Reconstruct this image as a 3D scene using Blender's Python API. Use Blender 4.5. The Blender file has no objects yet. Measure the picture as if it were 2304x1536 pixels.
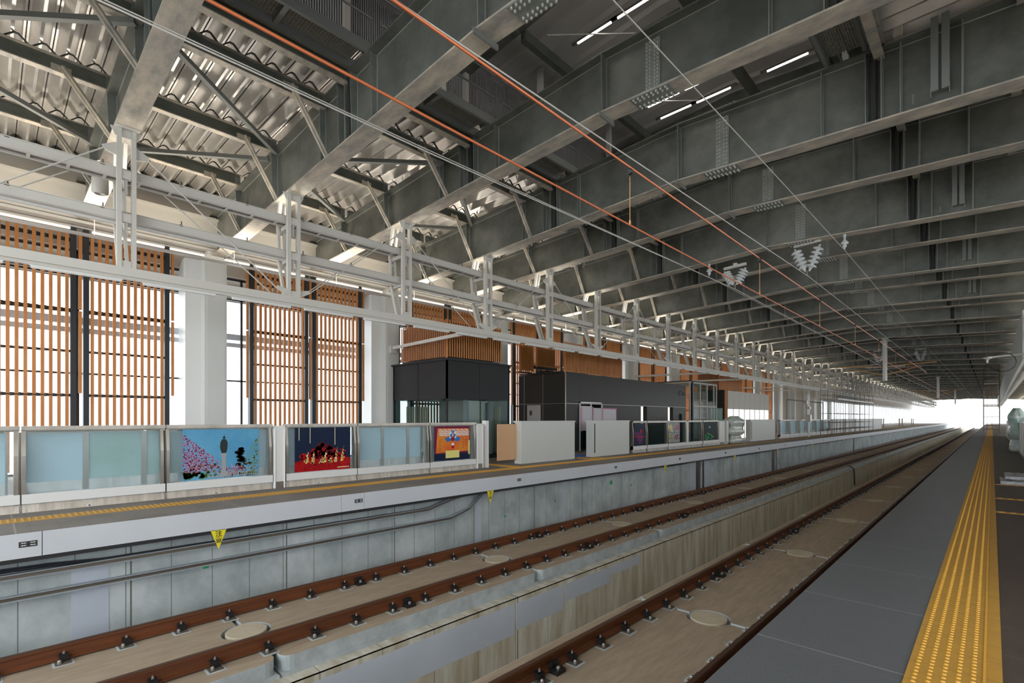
import bpy, math, random
from mathutils import Vector, Matrix, Euler
random.seed(7)
C = bpy.context.scene.collection
SC = bpy.context.scene
R = math.radians
# ---------------------------------------------------------------- camera, sky, lamps, exposure
TH = 43.7114
cam = bpy.data.cameras.new('camera'); cam.lens = 17.652; cam.sensor_width = 36; cam.shift_y = 172/2304
cam.clip_start = .05; cam.clip_end = 600
co = bpy.data.objects.new('camera', cam); C.objects.link(co)
co.location = (0, 0, 1.5); co.rotation_euler = (R(90), 0, R(TH)); SC.camera = co
SC.view_settings.view_transform = 'Standard'; SC.view_settings.look = 'None'
SC.view_settings.gamma = 1; SC.view_settings.use_curve_mapping = False
SC.view_settings.exposure = 0.0
w = bpy.data.worlds.new('sky'); SC.world = w; w.use_nodes = True
bg = w.node_tree.nodes['Background']; bg.inputs[0].default_value = (.93, .97, 1, 1); bg.inputs[1].default_value = 4.0
try:
    SC.cycles.max_bounces = 8; SC.cycles.diffuse_bounces = 4; SC.cycles.glossy_bounces = 3; SC.cycles.transparent_max_bounces = 12
except Exception: pass
def area(name, loc, rot, sx, sy, power, col=(1, 1, 1)):
    l = bpy.data.lights.new(name, 'AREA'); l.shape = 'RECTANGLE'; l.size = sx; l.size_y = sy; l.energy = power; l.color = col
    o = bpy.data.objects.new(name, l); C.objects.link(o); o.location = loc; o.rotation_euler = rot
    return o

YE = 196.0            # far end of the hall
XC = -5.2             # centre line of the roof
P = 3.1; Y0 = 1.8     # girder pitch, first girder

# ---------------------------------------------------------------- materials
M = {}
def mat(name, col, rough=.6, metal=0.0, noise=None, nscale=4, stretch=None, bump=0, emit=None, spec=.5, lines=None, trans=None):
    """noise = second colour mixed by noise; lines = list of (axis, pitch, width, colour, offset)"""
    m = bpy.data.materials.new(name); m.use_nodes = True; nt = m.node_tree; N = nt.nodes; L = nt.links
    b = N['Principled BSDF']; b.inputs['Base Color'].default_value = (*col, 1); b.inputs['Roughness'].default_value = rough
    b.inputs['Metallic'].default_value = metal; b.inputs['Specular IOR Level'].default_value = spec
    out = None
    if noise or lines or bump:
        tc = N.new('ShaderNodeTexCoord'); mp = N.new('ShaderNodeMapping'); L.new(tc.outputs['Object'], mp.inputs[0])
        geo = N.new('ShaderNodeNewGeometry')
        if stretch: mp.inputs['Scale'].default_value = stretch
        L.new(geo.outputs['Position'], mp.inputs[0])
    if noise:
        nz = N.new('ShaderNodeTexNoise'); nz.inputs['Scale'].default_value = nscale; nz.inputs['Detail'].default_value = 6; nz.inputs['Roughness'].default_value = .65
        L.new(mp.outputs[0], nz.inputs['Vector'])
        rp = N.new('ShaderNodeValToRGB'); rp.color_ramp.elements[0].position = .35; rp.color_ramp.elements[1].position = .65
        rp.color_ramp.elements[0].color = (*col, 1); rp.color_ramp.elements[1].color = (*noise, 1)
        L.new(nz.outputs['Fac'], rp.inputs[0]); out = rp.outputs[0]
        if bump:
            bp = N.new('ShaderNodeBump'); bp.inputs['Strength'].default_value = bump; bp.inputs['Distance'].default_value = .02
            L.new(nz.outputs['Fac'], bp.inputs['Height']); L.new(bp.outputs[0], b.inputs['Normal'])
    if lines:
        geo2 = N.new('ShaderNodeNewGeometry'); sp = N.new('ShaderNodeSeparateXYZ'); L.new(geo2.outputs['Position'], sp.inputs[0])
        for ax, pitch, wd, lc, off in lines:
            a1 = N.new('ShaderNodeMath'); a1.operation = 'ADD'; a1.inputs[1].default_value = -off + 1000*pitch; L.new(sp.outputs[ax], a1.inputs[0])
            md = N.new('ShaderNodeMath'); md.operation = 'MODULO'; md.inputs[1].default_value = pitch; L.new(a1.outputs[0], md.inputs[0])
            lt = N.new('ShaderNodeMath'); lt.operation = 'LESS_THAN'; lt.inputs[1].default_value = wd; L.new(md.outputs[0], lt.inputs[0])
            mx = N.new('ShaderNodeMix'); mx.data_type = 'RGBA'; L.new(lt.outputs[0], mx.inputs[0])
            if out: L.new(out, mx.inputs[6])
            else: mx.inputs[6].default_value = (*col, 1)
            mx.inputs[7].default_value = (*lc, 1); out = mx.outputs[2]
    if out: L.new(out, b.inputs['Base Color'])
    if emit: b.inputs['Emission Color'].default_value = (*emit[0], 1); b.inputs['Emission Strength'].default_value = emit[1]
    if trans is not None:
        mo = N['Material Output']; t = N.new('ShaderNodeBsdfTransparent'); t.inputs[0].default_value = (*trans[1], 1)
        mx = N.new('ShaderNodeMixShader'); mx.inputs[0].default_value = trans[0]
        L.new(t.outputs[0], mx.inputs[1]); L.new(b.outputs[0], mx.inputs[2]); L.new(mx.outputs[0], mo.inputs[0])
    M[name] = m; return m
mat('web', (.125, .135, .118), .42, .45, (.215, .222, .20), 1.3, bump=.05)
mat('weld', (.50, .50, .46), .4, .3)
mat('stiff', (.20, .225, .21), .42, .4, (.28, .30, .28), 2)
mat('flange', (.31, .30, .27), .42, .3, (.62, .55, .44), 1.8, (1, 2.2, 1), bump=.08)
mat('deck', (.60, .58, .55), .30, .65, (.72, .70, .67), 1.2)
mat('pan', (.52, .51, .50), .5, .2)
mat('purlin', (.10, .12, .10), .5, .3, (.16, .17, .145), 3)
mat('brace', (.22, .23, .22), .5, .4)
mat('seam', (.02, .02, .02), .7)
mat('frame_paint', (.60, .585, .54), .45)
mat('white_paint', (.74, .75, .74), .4)
mat('column_paint', (.62, .64, .62), .45)
mat('cream', (.60, .55, .48), .5)
mat('beam_cream', (.44, .42, .38), .45)
mat('wood', (.50, .185, .045), .45, 0, (.58, .24, .07), 3, (1, 1, .3))
mat('wood_dark', (.42, .18, .08), .5, 0, (.50, .22, .10), 3, (1, 1, .3))
mat('black_brown', (.022, .009, .006), .7, spec=.1)
mat('black', (.018, .019, .022), .45)
mat('wall_conc', (.34, .39, .40), .8, 0, (.56, .61, .62), 1.1, (1, 1, .8), .3, lines=[(1, .6, .012, (.16, .19, .18), .29), (1, 2.4, .022, (.13, .14, .12), 1.55)])
mat('base_conc', (.66, .65, .58), .8, 0, (.40, .35, .25), 1.6, (1, 2.5, .35), .15, lines=[(1, .9, .01, (.17, .16, .13), .2), (1, 4.5, .02, (.10, .09, .07), 2.05)])
mat('patch_blue', (.52, .57, .66), .7, 0, (.47, .52, .60), 1)
mat('slab', (.36, .285, .205), .75, 0, (.28, .22, .155), 2.2, (6, 1, 1), .1)
mat('slab_side', (.48, .53, .55), .75, 0, (.34, .38, .39), 4)
mat('stopper', (.48, .42, .31), .7, 0, (.40, .345, .25), 3)
mat('rust', (.185, .058, .018), .55, .2, (.11, .036, .014), 3, (1, .25, 6))
mat('railhead', (.10, .050, .030), .4, .4)
mat('clip', (.012, .012, .014), .4)
mat('beige_slat', (.62, .52, .38), .5)
mat('bolt', (.35, .34, .32), .4, .6)
mat('plate', (.13, .11, .085), .5, .3)
mat('tile_l', (.22, .195, .175), .6, 0, (.165, .145, .13), 1.5, lines=[(1, .3, .006, (.13, .12, .11), .1), (1, 2.7, .02, (.30, .27, .24), .25)])
mat('tile_r', (.115, .124, .135), .42, 0, (.09, .096, .103), 60, None, .2, lines=[(1, .3, .005, (.12, .125, .13), .0), (1, 1.2, .007, (.36, .36, .35), .1)])
mat('tile_b', (.085, .062, .048), .5, 0, (.065, .048, .038), 3, None, .05, lines=[(1, .6, .006, (.13, .12, .105), .25), (0, .6, .006, (.11, .10, .09), .04)])
mat('tactile', (.50, .275, .045), .55, 0, (.44, .24, .04), 8, lines=[(1, .3, .004, (.22, .13, .03), .05)])
mat('yellow', (.68, .37, .05), .5)
mat('fascia', (.60, .63, .68), .45, 0, (.56, .59, .64), .7)
mat('steel', (.36, .335, .295), .30, .95, (.26, .24, .21), 1.5, (1, 2, 1))
mat('steel_wavy', (.86, .86, .85), .30, .95, (.62, .60, .57), 2.5, (1, 3, .4), .5)
mat('steel_dark', (.30, .28, .25), .3, .9)
mat('frost', (.42, .60, .70), .3, 0, (.47, .64, .73), 1)
mat('frost_green', (.24, .42, .36), .3, 0, (.40, .57, .62), .9)
mat('glass', (.8, .9, .95), .03, 0, trans=(.10, (.93, .97, .98)))
mat('glass_teal', (.012, .04, .045), .04, 0, spec=.2, trans=(.16, (.86, .93, .93)))
mat('window_glass', (.9, .95, 1), .03, 0, trans=(.05, (.98, .99, 1)))
mat('elev_dark', (.022, .023, .025), .45, 0, spec=.2)
mat('bldg', (.026, .026, .023), .38, 0, spec=.24, lines=[(1, 1.12, .012, (.01, .01, .01), 17.59)])
mat('door_grey', (.42, .43, .44), .5)
mat('panel_beige', (.52, .49, .43), .5, lines=[(1, 1.14, .03, (.1, .09, .08), 36.45)])
mat('peach', (.66, .40, .22), .55)
mat('box_white', (.60, .62, .60), .45)
mat('tray', (.42, .47, .52), .4, .3)
mat('cable', (.03, .035, .045), .5)
mat('copper', (.62, .17, .06), .35, .3)
mat('wire', (.58, .565, .52), .4, .2)
mat('porcelain', (.62, .66, .66), .2)
mat('tube_white', (.8, .8, .78), .3)
mat('orange_rod', (.62, .33, .12), .5)
mat('pennant', (.85, .75, .02), .5)
mat('ink', (.02, .02, .02), .5)
mat('sign_white', (.85, .85, .85), .5)
mat('green_tape', (.02, .40, .14), .5)
mat('blue_mat', (.02, .14, .55), .6)
mat('plastic_white', (.80, .78, .82), .35, trans=(.55, (.95, .93, .97)))
mat('plastic_wrap', (.62, .66, .62), .25, 0, (.45, .50, .45), 3, None, .6)
mat('plastic_teal', (.62, .68, .66), .25, 0, (.30, .50, .45), 3, None, .6)
mat('silver_sheet', (.45, .46, .47), .35, .3, (.30, .31, .32), 14, None, .8)
mat('scaff', (.20, .18, .16), .5, .3)
mat('scaff_rust', (.22, .14, .10), .6)
mat('grating', (.30, .29, .25), .5, .4)
mat('ochre', (.30, .23, .10), .6)
mat('lamp_on', (1, .96, .92), .4, emit=((1, .93, .88), 12))
mat('lamp_off', (.72, .73, .71), .35)
mat('lamp_wall', (1, .95, .85), .4, emit=((1, .93, .80), 1.3))
mat('white_wall', (.72, .72, .72), .5)
mat('beige_wall', (.42, .385, .33), .6)
mat('ground', (.5, .5, .48), .9)
mat('eave_mesh', (.30, .31, .29), .8, trans=(.90, (.8, .82, .8)))

# ---------------------------------------------------------------- mesh helpers
class MB:
    def __init__(s): s.v = []; s.f = []; s.m = []; s.mi = 0
    def add(s, vs, fs):
        n = len(s.v); s.v += [tuple(v) for v in vs]; s.f += [tuple(i+n for i in f) for f in fs]; s.m += [s.mi]*len(fs); return s
    def box(s, x0, x1, y0, y1, z0, z1):
        vs = [(x, y, z) for z in (z0, z1) for y in (y0, y1) for x in (x0, x1)]
        return s.add(vs, [(0, 2, 3, 1), (4, 5, 7, 6), (0, 1, 5, 4), (2, 6, 7, 3), (0, 4, 6, 2), (1, 3, 7, 5)])
    def prism(s, pts, axis, a, b, closed=True):
        """pts 2-D outline; axis = extrusion axis"""
        def mk(p, t):
            if axis == 'y': return (p[0], t, p[1])
            if axis == 'x': return (t, p[0], p[1])
            return (p[0], p[1], t)
        n = len(pts); vs = [mk(p, a) for p in pts] + [mk(p, b) for p in pts]
        fs = [(i, (i+1) % n, n+(i+1) % n, n+i) for i in range(n if closed else n-1)]
        if closed: fs += [tuple(range(n-1, -1, -1)), tuple(range(n, 2*n))]
        return s.add(vs, fs)
    def bar(s, p, q, w, h=None, up=(0, 0, 1)):
        h = h or w; p = Vector(p); q = Vector(q); d = (q-p).normalized(); u = Vector(up)
        if abs(d.dot(u)) > .98: u = Vector((1, 0, 0))
        a = d.cross(u).normalized()*w/2; b = a.cross(d).normalized()*h/2
        vs = [p-a-b, p+a-b, p+a+b, p-a+b, q-a-b, q+a-b, q+a+b, q-a+b]
        return s.add(vs, [(0, 1, 2, 3), (7, 6, 5, 4), (0, 4, 5, 1), (1, 5, 6, 2), (2, 6, 7, 3), (3, 7, 4, 0)])
    def tube(s, pts, r, n=6):
        pts = [Vector(p) for p in pts]; k = len(s.v); fs = []; vs = []
        for i, p in enumerate(pts):
            d = (pts[min(i+1, len(pts)-1)]-pts[max(i-1, 0)]).normalized()
            u = Vector((0, 0, 1)) if abs(d.z) < .95 else Vector((1, 0, 0))
            a = d.cross(u).normalized(); b = a.cross(d).normalized()
            rr = r[i] if isinstance(r, (list, tuple)) else r
            vs += [p+(a*math.cos(2*math.pi*j/n)+b*math.sin(2*math.pi*j/n))*rr for j in range(n)]
        for i in range(len(pts)-1):
            for j in range(n): fs.append((i*n+j, i*n+(j+1) % n, (i+1)*n+(j+1) % n, (i+1)*n+j))
        fs += [tuple(range(n-1, -1, -1)), tuple((len(pts)-1)*n+j for j in range(n))]
        return s.add(vs, fs)
    def lathe(s, prof, c=(0, 0, 0), axis=(0, 0, 1), n=16):
        """prof = [(r, t)] along the axis"""
        ax = Vector(axis).normalized(); u = Vector((0, 0, 1)) if abs(ax.z) < .9 else Vector((1, 0, 0))
        a = ax.cross(u).normalized(); b = ax.cross(a).normalized(); c = Vector(c); vs = []; fs = []
        for r, t in prof: vs += [c+ax*t+(a*math.cos(2*math.pi*j/n)+b*math.sin(2*math.pi*j/n))*r for j in range(n)]
        for i in range(len(prof)-1):
            for j in range(n): fs.append((i*n+j, i*n+(j+1) % n, (i+1)*n+(j+1) % n, (i+1)*n+j))
        fs += [tuple(range(n)), tuple((len(prof)-1)*n+j for j in range(n-1, -1, -1))]
        return s.add(vs, fs)
    def mesh(s, name, mats):
        me = bpy.data.meshes.new(name); me.from_pydata(s.v, [], s.f)
        for m in (mats if isinstance(mats, (list, tuple)) else [mats]): me.materials.append(M[m])
        if s.m and max(s.m): me.polygons.foreach_set('material_index', s.m)
        me.update(); return me
    def build(s, name, mats, parent=None, label=None, loc=None, smooth=False):
        me = s.mesh(name, mats); o = bpy.data.objects.new(name, me); C.objects.link(o)
        if smooth: me.polygons.foreach_set('use_smooth', [True]*len(me.polygons))
        if parent: o.parent = parent
        if loc: o.location = loc
        if label: o['label'] = label
        return o
def tag(o, label, cat, group=None, kind=None):
    o['label'] = label; o['category'] = cat
    if group: o['group'] = group
    if kind: o['kind'] = kind
    return o
def struct(o): o['kind'] = 'structure'; return o
def empty(name, loc, label, cat, group=None, rz=0):
    o = bpy.data.objects.new(name, None); o.empty_display_size = .2; C.objects.link(o); o.location = loc; o.rotation_euler = (0, 0, rz)
    return tag(o, label, cat, group)
KIDS = {}
def kids(o):
    return [c for c in bpy.data.objects if c.parent == o]
def dup(proto, ch, loc, label, rz=None):
    """copy of a thing; ch = nested list [(child, [grandchildren])]"""
    r = proto.copy(); C.objects.link(r); r.location = loc; r['label'] = label
    if rz is not None: r.rotation_euler = (0, 0, rz)
    for c, gg in ch:
        k = c.copy(); C.objects.link(k); k.parent = r
        for g in gg:
            h = g.copy(); C.objects.link(h); h.parent = k
    return r
def tree(o): return [(c, kids(c)) for c in kids(o)]
ONES = 'zeroth first second third fourth fifth sixth seventh eighth ninth tenth eleventh twelfth thirteenth fourteenth fifteenth sixteenth seventeenth eighteenth nineteenth'.split()
TENS = {2: 'twenty', 3: 'thirty', 4: 'forty', 5: 'fifty', 6: 'sixty', 7: 'seventy', 8: 'eighty', 9: 'ninety'}
def nth(n):
    if n < 20: return ONES[n]
    if n >= 100: return 'one hundred and ' + nth(n-100) if n > 100 else 'one hundredth'
    t, u = divmod(n, 10)
    return TENS[t][:-1]+'ieth' if u == 0 else TENS[t]+'-'+ONES[u]

# ================================================================ SETTING
# ground, track bed
b = MB(); b.box(-30, 20, -12, 320, -3.4, -3.0); struct(b.build('ground', 'ground'))
b = MB(); b.box(-8.95, -6.13, -12, YE+40, -2.95, -1.70)
b.box(-6.33, -6.13, -12, YE+40, -1.72, -1.695)
tag(b.build('track_bed', 'base_conc'), 'stained concrete plinth under the left track, its side facing the right track', 'track bed', kind='structure')
b = MB(); b.box(-4.55, -1.55, -12, YE+40, -2.95, -1.70)
tag(b.build('track_bed', 'base_conc'), 'concrete plinth under the right track beside the near platform', 'track bed', kind='structure')
# blue-grey coating on the plinth side
b = MB()
for y0, y1, z0 in ((0.2, 2.05, -2.42), (2.05, 6.5, -2.34), (6.5, 7.9, -2.28), (7.9, 9.6, -2.15), (9.6, 10.9, -2.0)): b.box(-6.14, -6.124, y0+.02, y1-.03, z0, -1.80)
tag(b.build('coating_patch', 'patch_blue'), 'blue-grey protective coating painted along the plinth side by the right track', 'coating', kind='structure')
# left platform
b = MB(); b.box(-18.4, -9.3, -12, YE, -.34, -.01); b.mi = 1
b.box(-18.4, -9.2, -12, YE, -.012, 0)
tag(b.build('floor', ['black', 'tile_l']), 'brown-grey tiled floor of the left platform', 'floor', kind='structure')
b = MB(); b.box(-18.4, -9.75, -12, YE+30, -3.0, -.34)
tag(b.build('wall_left_platform', 'wall_conc'), 'board-marked concrete retaining wall under the left platform', 'wall', kind='structure')
b = MB()
FJ = [-4, .513, 4.792, 5.293, 10.096, 14.858]+[19.6+4.8*i for i in range(0, 37)]
for y, yn in zip(FJ, FJ[1:]):
    b.box(-9.3, -9.2, y+.004, yn-.004, -.34, -.013)
tag(b.build('trim_1', 'fascia'), 'pale blue-grey fascia panels along the left platform edge', 'platform edge', kind='structure')
b = MB(); b.box(-9.75, -9.22, -12, YE, -.40, -.341)
struct(b.build('trim_2', 'black'))
# painted strips on retaining wall
b = MB()
for y0, y1, z1 in ((.853, 1.289, -.62), (8.82, 9.02, -.42), (12.5, 12.62, -.5), (21.6, 22.6, -.35), (23.2, 23.8, -.35)): b.box(-9.752, -9.742, y0, y1, -2.9, z1)
tag(b.build('coating_patch', 'patch_blue'), 'pale blue painted vertical strips on the concrete wall under the left platform', 'coating', kind='structure')
# right platform
b = MB(); b.box(-1.18, -.369, -12, YE, -.012, 0); b.mi = 1; b.box(.044, 8, -12, YE, -.012, 0); b.mi = 2; b.box(-1.10, 8, -12, YE, -.35, -.012); b.box(-.6, 8, -12, YE, -3, -.35)
tag(b.build('floor', ['tile_r', 'tile_b', 'black']), 'dark tiled floor of the near platform', 'floor', kind='structure')
def dot(b, x, y, r=.012, h=.006, n=8):
    k = len(b.v); vs = [(x+r*math.cos(2*math.pi*j/n), y+r*math.sin(2*math.pi*j/n), .006) for j in range(n)]
    vs += [(x+r*.6*math.cos(2*math.pi*j/n), y+r*.6*math.sin(2*math.pi*j/n), .006+h) for j in range(n)]
    b.add(vs, [(j, (j+1) % n, n+(j+1) % n, n+j) for j in range(n)]+[tuple(range(n, 2*n))])
b = MB(); b.box(-.369, .044, -12, YE, -.012, .006)
b.build
st = b.build('tactile_paving', 'tactile'); tag(st, 'wide yellow tactile strip with raised dots along the near platform', 'tactile paving')
b = MB()
y = 2.6; i = 0
while y < 34:
    for j in range(5): dot(b, -.325+j*.062, y, .0125 if y < 14 else .014, .006, 8 if y < 9 else 5)
    y += .0545
for j in range(5): b.box(-.325+j*.062-.006, -.325+j*.062+.006, 34, YE, .006, .011)
b.build('raised_dots', 'yellow', st)
b = MB(); b.box(-.038, -.026, -12, YE, .006, .010); b.build('guide_bar', 'yellow', st)
for i, (y, wd) in enumerate(((11.15, .07), (13.05, .07), (15.75, .06))):
    b = MB(); b.box(0, 2.2, -wd, wd, 0, .006); b.mi = 1
    for j in range(16): b.box(.04+j*.13, .10+j*.13, -wd*.8, wd*.8, .006, .010)
    tag(b.build('tactile_branch', ['tactile', 'yellow'], loc=(.046, y, 0)), 'yellow tactile strip branching right to the fence, %s one from the camera' % nth(i+1), 'tactile paving', 'yellow branch strips on the near platform')
# left tactile
b = MB(); b.box(-10.48, -10.1, -12, YE, 0, .006); st = b.build('tactile_paving', 'tactile'); tag(st, 'narrow yellow tactile strip along the left platform', 'tactile paving')
b = MB()
y = -1
while y < 30:
    b.box(-10.46, -10.13, y, y+.022, .006, .011); y += .075
b.build('raised_bars', 'yellow', st)
for i, (y0, y1, x0) in enumerate(((11.0, 11.4, -11.9), (15.2, 15.5, -12.0), (15.75, 16.0, -11.0))):
    b = MB(); b.box(x0+11, -10.48+11, 0, y1-y0, 0, .007); b.mi = 1
    for j in range(3): b.box(x0+11.02, -10.5+11, j*.12+.02, j*.12+.05, .007, .011)
    tag(b.build('tactile_branch', ['tactile', 'yellow'], loc=(-11, y0, 0)), 'yellow tactile branch on the left platform at a gate opening, %s from the camera' % nth(i+1), 'tactile paving', 'tactile branches on the left platform')

# ---------------------------------------------------------------- roof
TF = .37
def deck_profile(n):
    pts = []
    for i in range(n):
        y = i*TF
        pts += [(y, 0), (y+.045, 0), (y+.165, .16), (y+.195, .16), (y+.205, .175), (y+.215, .16), (y+.245, .16)]
    pts.append((n*TF, 0)); return pts
def deck(x0, x1, y0, n, z):
    b = MB(); pts = deck_profile(n); pts = [(y0+p[0], z+p[1]) for p in pts]
    b.prism(pts, 'x', x0, x1, closed=False); b.mi = 1
    for i in range(n): b.box(x0, x1, y0+i*TF+.200, y0+i*TF+.212, z+.150, z+.172)
    b.mi = 0; return b
NB = int((YE+6)/TF)
b = deck(-18.6, -8.75, -6, NB, 8.36); b.box(-18.6, -8.75, -6, YE, 8.56, 8.60)
ce = b.build('ceiling', ['deck', 'seam']); tag(ce, 'folded silver metal roof deck over the left platform', 'ceiling', kind='structure')
b = deck(-1.65, 8.2, -6, NB, 8.36); b.box(-1.65, 8.2, -6, YE, 8.56, 8.60)
tag(b.build('ceiling', ['deck', 'seam']), 'folded silver metal roof deck over the near platform', 'ceiling', kind='structure')
# raised monitor roof above the tracks
b = MB(); n = int((YE+6)/.62)
for s_ in (-1, 1):
    for i in range(n):
        y = -6+i*.62
        z0, z1 = 10.5, 10.2
        xa, xb = XC, XC+s_*4.1
        b.add([(xa, y+.03, z0), (xb, y+.03, z1), (xb, y+.50, z1), (xa, y+.50, z0)], [(0, 1, 2, 3)])
        b.add([(xa, y+.50, z0), (xb, y+.50, z1), (xb, y+.58, z1-.07), (xa, y+.58, z0-.07)], [(0, 1, 2, 3)])
        b.add([(xa, y+.58, z0-.07), (xb, y+.58, z1-.07), (xb, y+.65, z1), (xa, y+.65, z0)], [(0, 1, 2, 3)])
b.add([(XC, -6, 10.56), (XC+4.2, -6, 10.26), (XC+4.2, YE, 10.26), (XC, YE, 10.56)], [(0, 1, 2, 3)])
b.add([(XC, -6, 10.56), (XC-4.2, -6, 10.26), (XC-4.2, YE, 10.26), (XC, YE, 10.56)], [(0, 1, 2, 3)])
tag(b.build('ceiling', 'pan'), 'grey panelled underside of the raised roof above the tracks', 'ceiling', kind='structure')
# clerestory louvre walls
for side, x in (('left', XC-4.1), ('right', XC+4.1)):
    b = MB()
    n = int(60/.05)
    for i in range(n): b.box(x-.03, x+.03, -6+i*.05, -6+i*.05+.022, 8.95, 10.25)
    b.mi = 1; b.box(x-.06, x-.02, -6, YE, 8.9, 10.3); b.mi = 2; b.box(x-.06, x+.05, -6, YE, 8.6, 8.92)
    b.mi = 3; b.box(x-.06, x+.09, -6, YE, 8.52, 8.70)
    tag(b.build('wall_clerestory', ['pan', 'seam', 'tray', 'ochre']), 'vertical-slatted clerestory wall %s of the raised roof' % ('west' if side == 'left' else 'east'), 'wall', kind='structure')
# left wall: cream band, glazing
b = MB(); b.box(-18.3, -18.0, -6, 64, 6.12, 8.5); b.box(-18.05, -17.3, -6, 64, 8.2, 8.3)
tag(b.build('wall_left', 'cream'), 'cream wall band above the windows of the left platform', 'wall', kind='structure')
b = MB(); b.box(-17.35, -17.05, -6, 64, 6.55, 6.62); b.box(-17.23, -17.17, -6, 64, 6.6, 7.5); b.box(-17.35, -17.05, -6, 64, 7.48, 7.55)
b.box(-17.9, -17.35, -6, 64, 6.5, 6.54)
tag(b.build('wall_beam', 'beam_cream'), 'long pale steel beam running under the eaves above the wooden screens', 'beam')
b = MB(); b.box(-18.3, -17.6, 64, 78, 0, 8.5); b.box(-18.3, -17.6, 78, YE, 4.3, 8.5)
tag(b.build('wall_left', 'beige_wall'), 'beige wall beyond the last wooden screens', 'wall', kind='structure')
b = MB(); b.box(-17.75, -17.6, 78, YE, 0, .25); b.box(-17.75, -17.6, 78, YE, 3.9, 4.35)
for i in range(46): b.box(-17.75, -17.55, 78+i*2.55, 78+i*2.55+.28, 0, 4.3)
tag(b.build('wall_left', 'white_wall'), 'white ribbed glazed wall along the far stretch of the left platform', 'wall', kind='structure')
b = MB(); b.box(-17.7, -17.68, 78, YE, .2, 4.0); struct(b.build('window_13', 'window_glass'))
for k in range(-2, 10):
    ya = 4.8+6.2*k; yb = ya+6.2
    b = MB()
    for y in (ya+.05, ya+1.07, ya+3.1, ya+5.12, yb-.12): b.box(-18.24, -18.16, y, y+.06, 0, 6.1)
    for z in (2.70, 5.38, 6.05, .0): b.box(-18.24, -18.16, ya, yb, z, z+.05)
    f = struct(b.build('window_%d' % (k+3), 'black'))
    g = MB(); g.box(-18.21, -18.19, ya, yb, .02, 6.1); g.build('glass_pane', 'window_glass', f)
b = MB(); b.box(-18.75, -18.6, -6, 64, 4.14, 4.34); b.box(-18.75, -18.6, -6, 64, 3.90, 4.04)  # two plain grey bands behind the glass, level with the hanging beam
tag(b.build('outer_band', 'tray'), 'grey double band outside the windows behind the wooden screens', 'rail')
b = MB(); b.box(-19.3, -18.7, -6, 64, 6.0, 6.3); b.mi = 1; b.box(-18.8, -18.75, -6, 64, 5.45, 6.2)
tag(b.build('outer_eave', ['steel_dark', 'eave_mesh']), 'grey mesh eave outside above the windows of the left platform', 'eave')
# light slot strip above screens
for k in range(-1, 19):
    y = Y0+P*k
    b = MB(); b.box(-.03, .03, .15, P-.25, -.02, .02)
    o = b.build('cove_light', 'lamp_wall', loc=(-17.45, y, 6.47)); tag(o, 'warm strip light glowing above the wooden screens, %s from the near end' % nth(k+2), 'light', 'strip lights above the screens')
# right wall: barely seen; glazing band open to sky
b = MB(); b.box(6.6, 6.9, -12, YE, 0, 1.0); b.box(6.6, 6.9, -12, YE, 4.2, 8.6)
for i in range(34): b.box(6.6, 6.9, -12+i*6.2, -11.4+i*6.2, 1, 4.2)
tag(b.build('wall_right', 'cream'), 'cream wall at the back of the near platform', 'wall', kind='structure')

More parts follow.
